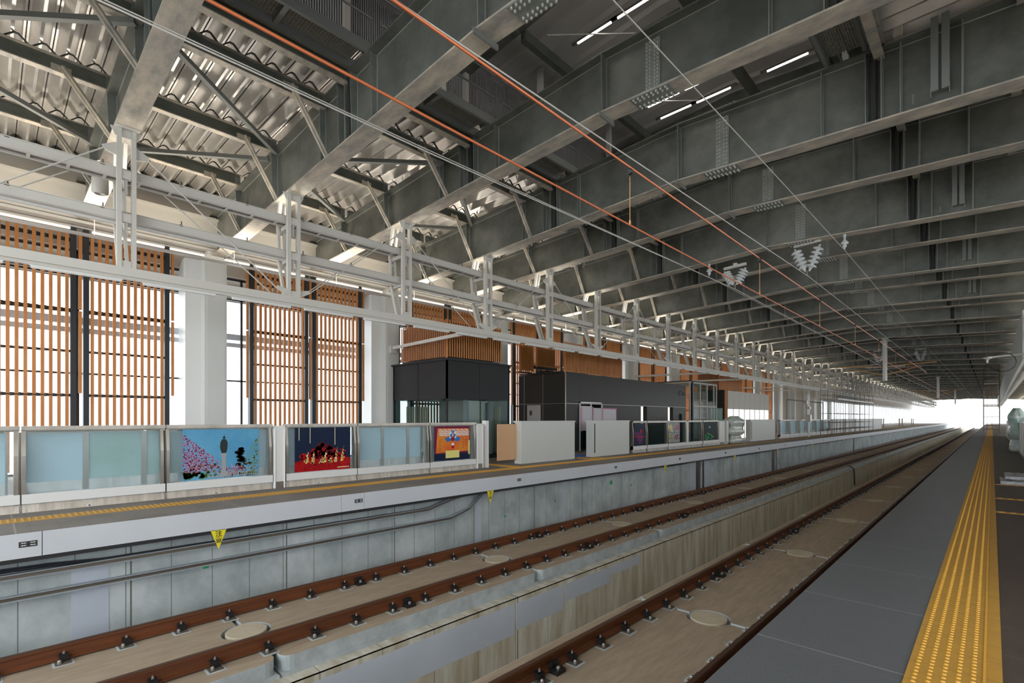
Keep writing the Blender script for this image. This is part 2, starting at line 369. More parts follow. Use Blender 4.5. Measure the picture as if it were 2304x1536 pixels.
# ---------------------------------------------------------------- roof girders
def make_girder(odd):
    g = empty('roof_girder', (XC, 0, 0), '', 'girder', 'roof girders')
    zb0, sl = (6.95, .043) if odd else (7.15, .040)
    zb = lambda x: zb0-sl*abs(x); zt = lambda x: 8.20-.045*abs(x)
    Lx = 12.1; xs = [-Lx, 0, Lx]
    b = MB(); b.prism([(x, zb(x)) for x in xs]+[(x, zt(x)) for x in reversed(xs)], 'y', -.012, .012); b.mi = 1
    for yy in (-.016, .012):
        b.prism([(x, zt(x)-.014) for x in xs]+[(x, zt(x)) for x in reversed(xs)], 'y', yy, yy+.004); b.prism([(x, zb(x)) for x in xs]+[(x, zb(x)+.014) for x in reversed(xs)], 'y', yy, yy+.004)
    b.build('web', ['web', 'weld'], g)
    b = MB(); b.prism([(x, zb(x)-.03) for x in xs]+[(x, zb(x)) for x in reversed(xs)], 'y', -.19, .19)
    b.build('bottom_flange', 'flange', g, 'weathered galvanised bottom flange')
    b = MB(); b.prism([(x, zt(x)) for x in xs]+[(x, zt(x)+.03) for x in reversed(xs)], 'y', -.19, .19); b.build('top_flange', 'web', g)
    for x, d in ((0, .19), (-2.85, .15), (2.85, .15), (-3.55, .17), (3.55, .17), (-3.78, .17), (3.78, .17), (-4.05, .17), (4.05, .17), (-4.85, .15), (4.85, .15), (-7.35, .17), (7.35, .17), (-9.85, .17), (9.85, .17)):
        b = MB(); b.prism([(-d*.8, zb(x)), (-.01, zb(x)), (-.01, zt(x)), (-d, zt(x))], 'x', x-.008, x+.008); b.prism([(d*.8, zb(x)), (.01, zb(x)), (.01, zt(x)), (d, zt(x))], 'x', x-.010, x+.010); b.mi = 1; b.box(x-.014, x+.014, -.024, .024, zb(x), zt(x)); b.build('stiffener', ['stiff', 'weld'], g)
    b = MB(); b.box(-.015, .015, -.24, .24, zb(0)-.11, zb(0)-.03); b.build('ridge_plate', 'brace', g)
    for x in (-3.66, 3.66):
        b = MB(); b.tube([(x, -.10, zb(x)), (x, -.10, zt(x))], .055, 8); b.tube([(x, .10, zb(x)), (x, .10, zt(x))], .055, 8); b.build('slot_shade_tube', 'seam', g)  # black tubes added as the shade in the slot between the stiffeners
    for sx in ((.95,) if True else ()):
        z0 = zb(sx)+.08; z1 = zt(sx)-.1; nrow = 13; b = MB()
        b.box(sx-.14, sx+.14, -.028, .028, z0, z1)
        b.prism([(sx-.36, zb(sx-.36)-.045), (sx+.36, zb(sx+.36)-.045), (sx+.36, zb(sx+.36)-.028), (sx-.36, zb(sx-.36)-.028)], 'y', -.18, .18)
        b.prism([(sx-.36, zt(sx-.36)+.03), (sx+.36, zt(sx+.36)+.03), (sx+.36, zt(sx+.36)+.045), (sx-.36, zt(sx-.36)+.045)], 'y', -.18, .18)
        spl = b.build('splice_plate', 'stiff', g, 'bolted splice plate'); b = MB()
        for i in range(nrow):
            for dx in (-.10, -.045, .045, .10):
                z = z0+.04+(z1-z0-.08)*i/(nrow-1)
                for s in (-1, 1): b.lathe([(.019, 0), (.015, .03)], (sx+dx, s*.028, z), (0, s, 0), 6)
        for dx in [-.30+.085*i for i in range(8)]:
            for dy in (-.15, -.08, .08, .15):
                for zz, dr in ((zb(sx)-.045-.043*dx, -1), (zt(sx)+.03, 1)): b.lathe([(.019, 0), (.016, .028)], (sx+dx, dy, zz), (0, 0, dr), 6)
        o = b.build('bolts', 'weld', spl); o['kind'] = 'stuff'
    return g, zb
NG = 62
gp = {}
for odd in (0, 1):
    g, zb = make_girder(odd); gp[odd] = (g, tree(g))
used = {0: False, 1: False}
for k in range(-1, NG):
    odd = k % 2; g, tr = gp[odd]; y = Y0+P*k
    lb = 'grey steel roof girder spanning the hall, %s counted from the camera' % nth(k+2)
    if not used[odd]: g.location = (XC, y, 0); g['label'] = lb; used[odd] = True
    else: dup(g, tr, (XC, y, 0), lb)

# ---------------------------------------------------------------- purlins: one line between each pair of girders at each offset
PX = [-10.05, -12.55, -15.05, -8.95]
def make_purlin():
    e = empty('purlin', (0, 0, 0), '', 'purlin', 'purlins between the roof girders')
    b = MB(); b.box(-.012, .012, .05, P-.05, -.13, .13); b.build('web', 'purlin', e)
    b = MB(); b.box(-.075, .075, .05, P-.05, -.15, -.13); b.box(-.075, .075, .05, P-.05, .13, .15); b.build('flange', 'flange', e, 'pale galvanised flange')
    b = MB()
    for i in range(int(P/TF)+1):
        y = .09+TF*i
        if y > P-.2: break
        b.bar((0, y-.1, .15), (0, y+.06, .30), .05, .012); b.bar((0, y+.06, .30), (0, y+.12, .30), .05, .012); b.bar((0, y+.12, .30), (0, y+.28, .15), .05, .012)
    b.build('deck_clip', 'seam', e, 'black zigzag deck clips')
    for y in (.12, P-.12):
        b = MB(); b.box(-.02, .02, y-.07, y+.07, -.12, .12)
        for i in range(3): b.lathe([(.016, 0), (.014, .018)], (.02, y, -.08+.08*i), (1, 0, 0), 6)
        b.build('end_plate', 'brace', e)
    return e
pp = make_purlin(); ptr = tree(pp); first = True
ROWN = {-10.05: 'third row from left wall', -12.55: 'second row from left wall', -15.05: 'row nearest left wall', -8.95: 'row beside the catwalk'}
for k in range(-1, 24):
    for x in PX:
        lb = 'steel purlin under roof deck, %s, %s bay from camera' % (ROWN[x], nth(k+2))
        loc = (x, Y0+P*k, 8.05)
        if first: pp.location = loc; pp['label'] = lb; first = False
        else: dup(pp, ptr, loc, lb)
for k in range(-1, 10):
    for x, nm in ((-1.45, 'beside the catwalk over the near platform'), (.35, 'over the near platform edge')):
        dup(pp, ptr, (x, Y0+P*k, 8.05), 'steel purlin %s, %s bay' % (nm, nth(k+2)))
# roof braces (diagonals) in the plan of purlins, and knee braces
def brace_thing(name, p, q, w, h, m, lb, grp):
    p = Vector(p); q = Vector(q); b = MB(); b.bar((0, 0, 0), q-p, w, h); o = b.build(name, m, loc=p); return tag(o, lb, 'brace', grp)
for k in range(-1, 16):
    y = Y0+P*k
    if k % 2 == 0:
        brace_thing('roof_brace', (-9.9, y+.15, 7.86), (-12.3, y+P-.15, 7.80), .09, .09, 'brace', 'diagonal roof brace from the catwalk side, %s of its line' % nth((k+2)//2+1), 'diagonal roof braces')
        brace_thing('roof_brace', (-14.9, y+.15, 7.80), (-12.75, y+P-.15, 7.80), .09, .09, 'brace', 'diagonal roof brace near the left wall, %s of its line' % nth((k+2)//2+1), 'diagonal roof braces')
    else:
        brace_thing('roof_brace', (-12.75, y+.15, 7.80), (-14.9, y+P-.15, 7.80), .09, .09, 'brace', 'diagonal roof brace sloping to the left wall, %s of its line' % nth((k+3)//2), 'diagonal roof braces')
        brace_thing('roof_brace', (-12.35, y+.15, 7.80), (-9.95, y+P-.15, 7.86), .09, .09, 'brace', 'diagonal roof brace sloping to the catwalk, %s of its line' % nth((k+3)//2), 'diagonal roof braces')
for k in range(0, 30):
    y = Y0+P*k; zb = (6.95, .043) if k % 2 else (7.15, .040)
    for x, nm in ((-9.75, 'outer'), (-12.3, 'middle'), (-14.8, 'inner')):
        z = zb[0]-zb[1]*abs(x-XC)
        b = MB(); b.bar((0, -.12, .02), (0, -.85, 7.92-z), .10, .05, (1, 0, 0)); b.bar((.03, -.12, .02), (.03, -.85, 7.92-z), .02, .09, (1, 0, 0))
        b.box(-.01, .01, -1.0, -.72, 7.80-z, 7.93-z)
        tag(b.build('knee_brace', 'frame_paint' if False else 'flange', loc=(x, y, z)), 'slanting knee brace on the %s purlin line at the %s girder' % (nm, nth(k+2)), 'brace', 'knee braces under the purlins')

# ---------------------------------------------------------------- catwalks beside the raised roof
def catwalk(x0, x1, xs, side, nbay):
    for k in range(-1, nbay):
        y = Y0+P*k
        e = empty('catwalk', (xs, y, 8.25), 'service catwalk %s of the tracks, %s bay from the camera' % (side, nth(k+2)), 'catwalk', 'catwalks under the raised roof')
        a0 = x0-xs; a1 = x1-xs
        b = MB()
        nx = int((a1-a0)/.04); 
        for i in range(nx): b.box(a0+i*.04, a0+i*.04+.012, .2, P-.2, -.03, 0)
        ny = int((P-.4)/.055)
        for i in range(ny): b.bar((a0, .2+i*.055, -.015), (a1, .2+i*.055, -.015), .012, .02)
        b.build('grating', 'grating', e)
        b = MB()
        for xx in (a0, a1): b.box(xx-.03, xx+.03, .02, P-.02, -.16, .02)
        b.box(a0, a1, P/2-.04, P/2+.04, -.12, -.03)
        b.build('side_channel', 'brace', e)
        b = MB(); b.box(-.06, .06, P/2-.06, P/2+.06, -.05, 1.95); b.build('post', 'frame_paint', e)
        for zz in (.45, .95):
            b = MB(); b.tube([(.06, .1, zz), (.06, P-.1, zz)], .02, 6); b.build('handrail', 'brace', e)
catwalk(-8.75, -8.15, -8.15, 'west', 13); catwalk(-2.25, -1.65, -2.25, 'east', 7)
# monitor cross frames and lamps
for k in range(0, 14):
    y = Y0+P*k
    e = empty('monitor_truss', (XC, y, 0), 'dark steel truss of the raised roof over the %s girder' % nth(k+2), 'roof truss', 'trusses of the raised roof')
    for s in (-1, 1):
        b = MB(); b.box(s*4.0-.06, s*4.0+.06, -.06, .06, 8.2, 10.1); b.build('post', 'cream', e)
    b = MB()
    for s in (-1, 1): b.add([(0, -.1, 10.1), (0, .1, 10.1), (0, .1, 10.4), (0, -.1, 10.4), (s*4.05, -.1, 9.8), (s*4.05, .1, 9.8), (s*4.05, .1, 10.1), (s*4.05, -.1, 10.1)], [(0, 1, 2, 3), (7, 6, 5, 4), (0, 4, 5, 1), (1, 5, 6, 2), (2, 6, 7, 3), (3, 7, 4, 0)])
    b.build('rafter', 'web', e)
    for xx in (-2.2, .8, 2.4):
        b = MB(); b.box(xx-.07, xx+.07, .1, P-.1, 9.72, 9.95); b.build('cross_beam', 'purlin', e)
    b = MB(); b.tube([(-1.6, .2, 9.6), (-.2, 1.5, 9.62)], .012, 6); b.build('tie_rod', 'frame_paint', e, 'thin white tie rod')
def lamp(name, loc, L, axis, lb, grp, on=True, matn='lamp_on'):
    e = empty(name, loc, lb, 'light', grp); b = MB()
    if axis == 'x':
        b.box(-L/2-.15, L/2+.15, -.025, .025, .01, .06); b.build('housing', 'steel_dark', e); b = MB(); b.box(-L/2, L/2, -.018, .018, -.012, .01)
    else:
        b.box(-.035, .035, -L/2-.02, L/2+.02, .02, .06); b.build('housing', 'lamp_off', e); b = MB(); b.box(-.04, .04, -L/2, L/2, -.02, .02)
    b.build('tube', matn, e); return e
for k in range(0, 12):
    for j, x in enumerate((-6.1, -5.1, -3.4)):
        for q, dy in enumerate((1.0, 1.7)):
            if k < 2 and not (k == 1 and j == 0): continue
            lamp('tube_light', (x, Y0+P*k+dy-.1, 9.66), .85, 'x', 'lit tube light in the raised roof, %s bay, %s file, %s tube' % (nth(k+1), ('west', 'middle', 'east')[j], ('nearer', 'farther')[q]), 'tube lights under the raised roof')

UPW = 22
# ---------------------------------------------------------------- hanging white frames (both sides)
def frame_line(X, s, name, nk, k0=-1):
    """s = direction towards the wall (-1 left)"""
    e0 = None
    for odd in (0, 1):
        top = 6.66 if odd else 6.87
        e = empty('hanger_truss', (X, 0, 0), '', 'hanger truss', 'hanger trusses %s' % name)
        b = MB()
        for dy in (-.11, .11):
            b.box(-.06, .06, dy-.035, dy-.022, 4.26, top); b.box(-.06, -.045, dy-.035, dy+.035, 4.26, top); b.box(.045, .06, dy-.035, dy+.035, 4.26, top)
            b.box(-.05, .05, dy-.02, dy+.02, 4.26, top)
        for z in (6.0, 5.2, 4.32): b.box(-.045, .045, -.09, .09, z-.06, z+.10)
        b.build('front_post', 'frame_paint', e)
        b = MB(); b.box(-.16, .16, -.19, .19, top-.02, top); b.prism([(-.24, top), (.24, top), (.17, top-.16), (-.17, top-.16)], 'x', .0, .02); b.build('head_plate', 'frame_paint', e)
        b = MB()
        for dy in (-.07, .07):
            b.bar((s*.55, dy, top-.02), (s*.72, dy, 6.1), .06, .10); b.bar((s*.72, dy, 6.1), (s*.62, dy, 5.3), .05, .09); b.bar((s*.66, dy, 5.25), (s*.30, dy, 4.22), .05, .09)
        b.build('back_post', 'frame_paint', e)
        for z in (6.02, 5.22):
            b = MB(); b.bar((0, 0, z), (s*.80, 0, z-.02), .06, .10); b.add([(0, -.02, z-.05), (s*.25, -.02, z-.05), (0, -.02, z-.35), (0, .02, z-.05), (s*.25, .02, z-.05), (0, .02, z-.35)], [(0, 1, 2), (5, 4, 3), (0, 3, 4, 1), (1, 4, 5, 2), (2, 5, 3, 0)])
            b.build('bracket_arm', 'frame_paint', e)
        if not odd:
            for d in (-1, 1):
                b = MB(); b.tube([(.0, d*.30, top-.42), (0, d*(P-.35), 4.42)], .013, 6); b.tube([(s*.72, d*.30, top-.42), (s*.45, d*(P-.35), 4.42)], .013, 6); b.build('tie_rod', 'frame_paint', e)
                b = MB(); b.prism([(d*.15, top-.28), (d*.36, top-.40), (d*.30, top-.48), (d*.15, top-.52)], 'x', -.01, .01); b.build('gusset', 'frame_paint', e)
        else:
            for d in (-1, 1):
                b = MB(); b.prism([(d*.15, 4.30), (d*.40, 4.44), (d*.36, 4.50), (d*.15, 4.46)], 'x', -.01, .01); b.build('gusset', 'frame_paint', e)
        if e0 is None: e0 = {}
        e0[odd] = (e, tree(e), [False])
    for k in range(k0, nk):
        e, tr, u = e0[k % 2]; lb = 'white steel hanger truss %s, %s from the near end' % (name, nth(k-k0+1)); loc = (X, Y0+P*k, 0)
        if not u[0]: e.location = loc; e['label'] = lb; u[0] = True
        else: dup(e, tr, loc, lb)
    ya, yb = Y0+P*(k0-.5), YE
    b = MB(); b.box(X-.09, X+.09, ya, yb, 4.13, 4.29); b.box(X-.05, X+.05, ya, yb, 4.08, 4.13)
    tag(b.build('hanging_beam', 'frame_paint'), 'long white beam hung %s, carrying the tube lights' % name, 'beam')
    for nm, z, lad in (('upper', 6.10, True), ('lower', 5.30, False)):
        e = empty('cable_tray', (X, ya, z), '%s white cable tray running %s' % (nm, name), 'cable tray'); D = yb-ya
        x0, x1 = sorted((s*.14, s*.20)); b = MB(); b.box(x0, x1, 0, D, -.07, .07); b.box(x0-.02, x1+.02, 0, D, .07, .085); b.box(x0-.02, x1+.02, 0, D, -.085, -.07); b.build('side_rail', 'frame_paint', e)
        if lad:
            x2, x3 = sorted((s*.22, s*.50)); b = MB(); b.box(x2, x3, 0, D, -.02, -.01); b.build('tray_floor', 'steel_dark', e, 'dark tray floor')
            x2, x3 = sorted((s*.50, s*.53)); b = MB(); b.box(x2, x3, 0, D, -.06, .03)
            y = .2
            while y < 100: b.box(min(s*.2, s*.5), max(s*.2, s*.5), y, y+.05, -.05, -.03); y += .52
            b.build('ladder', 'frame_paint', e)
        else:
            b = MB(); b.tube([(s*.42, 0, -.06), (s*.42, D, -.06)], .045, 8); b.build('pipe', 'tube_white', e)
        b = MB(); y = .6
        while y < 90: b.box(s*.17-.012, s*.17+.012, y, y+.02, .08, .17); b.box(s*.17-.03, s*.17+.03, y-.03, y+.03, .06, .10); y += 1.24
        b.build('clamp', 'steel_dark', e)
    # tray uplight, then the wall-side fill light and trough added to brighten the ceiling
    area('uplight', (X+s*.36, (ya+yb)/2, 6.24), (math.pi, 0, 0), .2, yb-ya, UPW*.28*(yb-ya), (1, .93, .82))
    cu = area('ceiling_fill_light', (XC+s*10.5, (Y0-5+YE)/2, 5.93), (math.pi, 0, 0), .25, YE-Y0+5, UPW*1.25*(YE-Y0+5), (1, .90, .76)); cu.data.spread = R(160)
    e = empty('fill_light_trough', (XC+s*10.5, Y0-5, 5.90), 'slim white trough added under a fill light near the wall, running ' + name, 'light')
    b = MB(); b.box(-.10, .10, 0, YE-Y0+5, -.03, .0); b.build('housing', 'frame_paint', e)
    b = MB()
    for q in range(40): b.tube([(0, Y0-(Y0-5)+q*P, 0), (0, Y0-(Y0-5)+q*P, .52)], .006, 5)
    b.build('hanger_rods', 'frame_paint', e)
    n = int((yb-ya)/1.55) if k0 < 5 else int((yb-ya)/1.55)
    lt = None
    for i in range(min(n, 60)):
        y = Y0-P+ .25 + i*1.55 - .0 if k0 < 5 else ya+1+i*1.55
        loc = (X, y+.62, 4.05); lb = 'white tube light under the beam %s, %s from the near end' % (name, nth(i+1)); g = 'tube lights under the beam %s' % name
        if lt is None: lt = lamp('tube_light', loc, 1.22, 'y', lb, g, matn='lamp_off'); ltr = tree(lt)
        else: dup(lt, ltr, loc, lb)
frame_line(-11.68, -1, 'over the left platform', 62)
frame_line(1.28, 1, 'over the near platform', 62, 8)
b = MB(); b.box(1.06, 1.10, 34, YE, 4.4, 6.62)
for i in range(260): b.box(1.04, 1.06, 34+i*.62, 34+i*.62+.3, 4.4, 6.62)
tag(b.build('draught_screen', 'column_paint'), 'pale ribbed screen hung under the girders over the near platform', 'screen')

# ---------------------------------------------------------------- columns
e = empty('column', (-17, 0, 0), '', 'column', 'columns of the left wall')
b = MB(); b.box(-.65, 0, -.3, .3, 0, 6.33); b.box(.0, .012, -.24, .25, 0, 6.25); b.build('shaft', 'column_paint', e)
b = MB(); b.box(-.5, -.1, -.2, .2, 6.33, 6.62); b.box(-.62, -.06, -.24, .24, 6.33, 6.42); b.build('neck', 'frame_paint', e)
b = MB(); b.prism([(-1.1, 0), (-.35, 0), (-.35, 6.28), (-.75, 6.28), (-1.1, 6.0)], 'y', -.72, -.3); b.build('side_casing', 'white_paint', e)
tr = tree(e); fst = True
for k in range(0, 14):
    loc = (-17, 4.8+6.2*k, 0); lb = 'tall white boxed column of the left wall, %s from the near end' % nth(k+1)
    if fst: e.location = loc; e['label'] = lb; fst = False
    else: dup(e, tr, loc, lb)

# ---------------------------------------------------------------- wooden slat screens
def make_screen():
    e = empty('slat_screen', (0, 0, 0), '', 'screen', 'wooden slat screens')
    W = 1.93
    b = MB()
    for i in range(11):
        y = .185+i*.156; b.box(.02, .09, y-.036, y+.036, .15, 2.08); b.box(.02, .09, y-.036, y+.036, 2.11, 6.42)
    b.build('slats', 'wood', e)
    for y in (-.10, W+.05):
        b = MB(); b.box(.02, .09, y, y+.065, 2.15, 4.32); b.box(.02, .09, y, y+.065, 4.36, 6.42); b.build('edge_slat', 'wood', e)
    for y in (0, W-.12):
        b = MB(); b.box(-.10, .10, y, y+.12, 0, 6.50); b.box(-.06, .02, y+.02, y+.10, 6.5, 6.8)
        b.build('post', 'black', e)
    for z, t in ((6.18, .09), (5.36, .08), (4.33, .10), (3.26, .06), (2.10, .08)):
        b = MB(); b.box(-.05, .0, .1, W-.1, z-t/2, z+t/2)
        for i in range(10): b.box(-.02, .012, .24+i*.156-.022, .24+i*.156+.022, z-t*.56, z+t*.56)
        b.mi = 1
        for i in range(10): b.lathe([(.010, 0), (.008, .01)], (.012, .24+i*.156, z), (1, 0, 0), 6)
        b.build('rail', ['black', 'bolt'], e)
    return e
e = make_screen(); tr = tree(e); fst = True; n = 0
for k in range(-2, 9):
    for h, dy in (('near', 1.10), ('far', 3.17)):
        n += 1
        loc = (-17.5, 4.8+6.2*k+dy, 0); lb = 'tall wooden slat screen in front of the windows, %s from the near end' % nth(n)
        if fst: e.location = loc; e['label'] = lb; fst = False
        else: dup(e, tr, loc, lb)

# ---------------------------------------------------------------- track slabs, stoppers
def slab_mesh():
    b = MB(); L = 4.9; g = .035; Wd = 1.17; r = .31; cr = .14
    def arc(cx, cy, rr, a0, a1, n): return [(cx+rr*math.cos(R(a0+(a1-a0)*i/n)), cy+rr*math.sin(R(a0+(a1-a0)*i/n))) for i in range(n+1)]
    pts = []
    y0 = g; y1 = L-g
    pts += arc(-Wd+cr, y0+cr, cr, 180, 270, 4)
    a = math.degrees(math.asin(g/r))
    pts += arc(0, 0, r, 180-a, a, 12)
    pts += arc(Wd-cr, y0+cr, cr, 270, 360, 4)
    pts += arc(Wd-cr, y1-cr, cr, 0, 90, 4)
    pts += arc(0, L, r, -a, -180+a, 12)
    pts += arc(-Wd+cr, y1-cr, cr, 90, 180, 4)
    n = len(pts)
    for z0, z1, sh in ((-.19, 0, 0),):
        vs = [(x, y, z0) for x, y in pts]+[(x, y, z1) for x, y in pts]
        b.mi = 1; b.add(vs, [(i, (i+1) % n, n+(i+1) % n, n+i) for i in range(n)])
        b.mi = 0; b.add([(x, y, z1) for x, y in pts], [tuple(range(n))])
    return b.mesh('track_slab', ['slab', 'slab_side'])
sm = slab_mesh()
b = MB(); b.lathe([(.262, -.2), (.262, 0), (.255, .006)], (0, 0, 0), (0, 0, 1), 32)
stm = b.mesh('round_stopper', 'stopper')
b = MB(); b.box(-1.2, 1.2, .02, 4.88, -.235, -.19); mm = b.mesh('mortar_bed', 'slab_side')
for nm, X, side in (('left', -7.51, 'left track'), ('right', -3.04, 'right track')):
    for i in range(-2, 39):
        y = 2.5+4.9*i
        o = bpy.data.objects.new('track_slab', sm); C.objects.link(o); o.location = (X, y, -1.465)
        tag(o, 'concrete track slab of the %s, %s from the near end' % (side, nth(i+3)), 'track slab', 'slabs of the '+side)
        m_ = bpy.data.objects.new('mortar_bed', mm); C.objects.link(m_); m_.parent = o
        o = bpy.data.objects.new('round_stopper', stm); C.objects.link(o); o.location = (X, y, -1.462)
        tag(o, 'round concrete stopper between slabs of the %s, %s from the near end' % (side, nth(i+3)), 'stopper', 'stoppers of the '+side)

b = MB(); b.tube([(-6.45, 36.6, -1.45), (-6.25, 36.6, -1.47), (-6.10, 36.6, -1.62), (-6.08, 36.6, -1.9), (-6.08, 36.7, -2.6)], .035, 8); tag(b.build('corrugated_hose', 'cable'), 'black hose running down over the side of the concrete plinth', 'hose')
# ---------------------------------------------------------------- rails
prof = [(-.072, 0), (.072, 0), (.072, .012), (.03, .028), (.0085, .045), (.0085, .125), (.034, .138), (.034, .168), (.026, .176), (-.026, .176), (-.034, .168), (-.034, .138), (-.0085, .125), (-.0085, .045), (-.03, .028), (-.072, .012)]
def fastener_mesh():
    b = MB(); b.mi = 2; b.box(-.20, .20, -.075, .075, -.02, -.004)
    b.mi = 3; b.box(-.23, .23, -.10, .10, -.024, -.016)
    b.mi = 0
    for s in (-1, 1):
        b.box(min(s*.055, s*.13), max(s*.055, s*.13), -.035, .055, 0, .062); b.box(min(s*.04, s*.10), max(s*.04, s*.10), -.03, .05, .06, .078)
        b.mi = 1; b.lathe([(.014, 0), (.014, .018), (.008, .02), (.008, .035)], (s*.085, .012, .078), (0, 0, 1), 6)
        b.lathe([(.022, 0), (.022, .03), (.014, .042)], (s*.165, -.035, -.004), (0, 0, 1), 8); b.mi = 0
    return b.mesh('fastener', ['clip', 'bolt', 'plate', 'slab_side'])
fm = fastener_mesh()
b = MB()
for s_ in (-1, 1):
    b.box(min(s_*.05, s_*.19), max(s_*.05, s_*.19), -.09, .07, -.01, .03); b.box(min(s_*.05, s_*.09), max(s_*.05, s_*.09), -.07, .06, .03, .10)
b.mi = 1
for s_ in (-1, 1): b.lathe([(.024, 0), (.024, .02), (.014, .03)], (s_*.14, -.01, .03), (0, 0, 1), 8)
b.mi = 0; b.box(-.19, .19, -.09, .07, -.018, -.008)
am = b.mesh('rail_anchor', ['clip', 'bolt'])
for X, lb in ((-8.26, 'rusty rail nearest the left platform'), (-6.76, 'rusty rail of the left track beside the concrete plinth edge'), (-3.79, 'rusty rail of the right track on the side of the plinth'), (-2.29, 'rusty rail under the near platform edge')):
    e = empty('rail', (X, -4, -1.446), lb, 'rail')
    b = MB(); b.prism(prof, 'y', 0, YE+44); 
    o = b.build('rail_body', ['rust', 'railhead'], e)
    for p in o.data.polygons:
        if p.center.z > .17: p.material_index = 1
    for i in range(90):
        f = bpy.data.objects.new('fastener', fm); C.objects.link(f); f.parent = e; f.location = (0, .35+i*.6125, 0)
    for i in range(12):
        f = bpy.data.objects.new('rail_anchor', am); C.objects.link(f); f.parent = e; f.location = (0, .35+.27+(7+i*8)*.6125-1.2, 0)
    b = MB()
    for i in range(90, 330):
        y = .35+i*.6125
        for s in (-1, 1): b.box(min(s*.05, s*.125), max(s*.05, s*.125), y-.03, y+.04, 0, .06)
        b.box(-.2, .2, y-.07, y+.07, -.02, 0)
    o = b.build('far_fasteners', 'clip', e); o['kind'] = 'stuff'

# ---------------------------------------------------------------- cable trays on the retaining wall
def polytray(pts, lb, nm='cable_tray'):
    b = MB()
    for i in range(len(pts)-1):
        p = Vector(pts[i]); q = Vector(pts[i+1])
        b.bar(p+Vector((-.05, 0, .02)), q+Vector((-.05, 0, .02)), .10, .015); b.mi = 1; b.bar(p, q, .012, .075); b.mi = 0; b.bar(p+Vector((.018, 0, .034)), q+Vector((.018, 0, .034)), .03, .014); b.bar(p+Vector((.018, 0, -.034)), q+Vector((.018, 0, -.034)), .03, .014)
    o = b.build('tray', ['tray', 'steel_dark'])
    e = empty(nm, pts[0], lb, 'cable tray'); o.parent = e; o.location = -Vector(pts[0])
    for y in [.45+1.23*i for i in range(7)]:
        if y < pts[-2][1]:
            z = pts[0][2]
            b = MB(); b.box(-.12, .05, y, y+.05, z-.06, z-.035); b.box(.0, .03, y, y+.04, z-.04, z+.05)
            k = b.build('bracket', 'frame_paint', e); k.location = -Vector(pts[0])
    return e
polytray([(-9.62, -3, -.66), (-9.62, 7.2, -.66), (-9.62, 7.9, -.50), (-9.62, 8.6, -.38)], 'upper steel cable tray on the wall under the left platform')
polytray([(-9.62, -3, -.96), (-9.62, 7.9, -.96), (-9.62, 8.5, -.80), (-9.62, 9.0, -.42)], 'lower steel cable tray on the wall under the left platform, bending up at its end')
b = MB()
for i, (dz, dx) in enumerate(((0, 0), (.03, .03), (.06, 0), (.03, -.03))):
    b.tube([(-9.66+dx, -3, -.55+dz), (-9.66+dx, .6, -.60+dz*.6), (-9.67+dx*.6, 1.2, -.63+dz*.3), (-9.67+dx*.3, 7.6, -.635)], .014, 6)
tag(b.build('cable_bundle', 'cable'), 'dark cable bundle lying in the upper tray under the left platform', 'cables')
b = MB(); b.tube([(-9.7, 9.6, -.5), (-9.66, 9.9, -.48), (-9.66, 12.2, -.44)], .02, 8); tag(b.build('conduit', 'frame_paint'), 'short white conduit on the concrete wall beyond the tray', 'conduit')
b = MB()
for y0, y1 in ((17.5, 22.2), (24, 34), (34.5, 60)):
    pts = [(-9.6, y0+(y1-y0)*t/8, -.42-.06*math.sin(math.pi*t/8)) for t in range(9)]; b.tube(pts, .025, 6)
tag(b.build('sagging_cable', 'cable'), 'black cable sagging under the left platform edge', 'cable')
for i, (y0, y1, z0) in enumerate(((22.3, 23.2, -2.9), (33.2, 34.2, -1.8), (58, 58.8, -2.9))):
    b = MB(); b.box(0, .01, 0, y1-y0, z0, -.42); b.mi = 1; b.box(.01, .05, (y1-y0)*.55, (y1-y0)*.65, z0, -.42)
    tag(b.build('wall_recess_door', ['steel_dark', 'patch_blue'], loc=(-9.745, y0, 0)), 'dark upright recess in the wall under the left platform, %s from the near end' % nth(i+1), 'recess')
for i, (y, z, a, c_) in enumerate(((2.55, -1.08, .09, .035), (9.9, -1.25, .06, .06), (12.1, -1.1, .05, .08), (15.2, -.85, .16, .13), (16.6, -1.05, .07, .1), (4.4, -1.0, .06, .04))):
    b = MB(); b.box(0, .004, 0, a, 0, c_); tag(b.build('tape_mark', 'green_tape', loc=(-9.749, y, z)), 'small green tape mark on the concrete wall, %s by distance' % nth(i+1), 'tape', 'green tape marks on the wall')

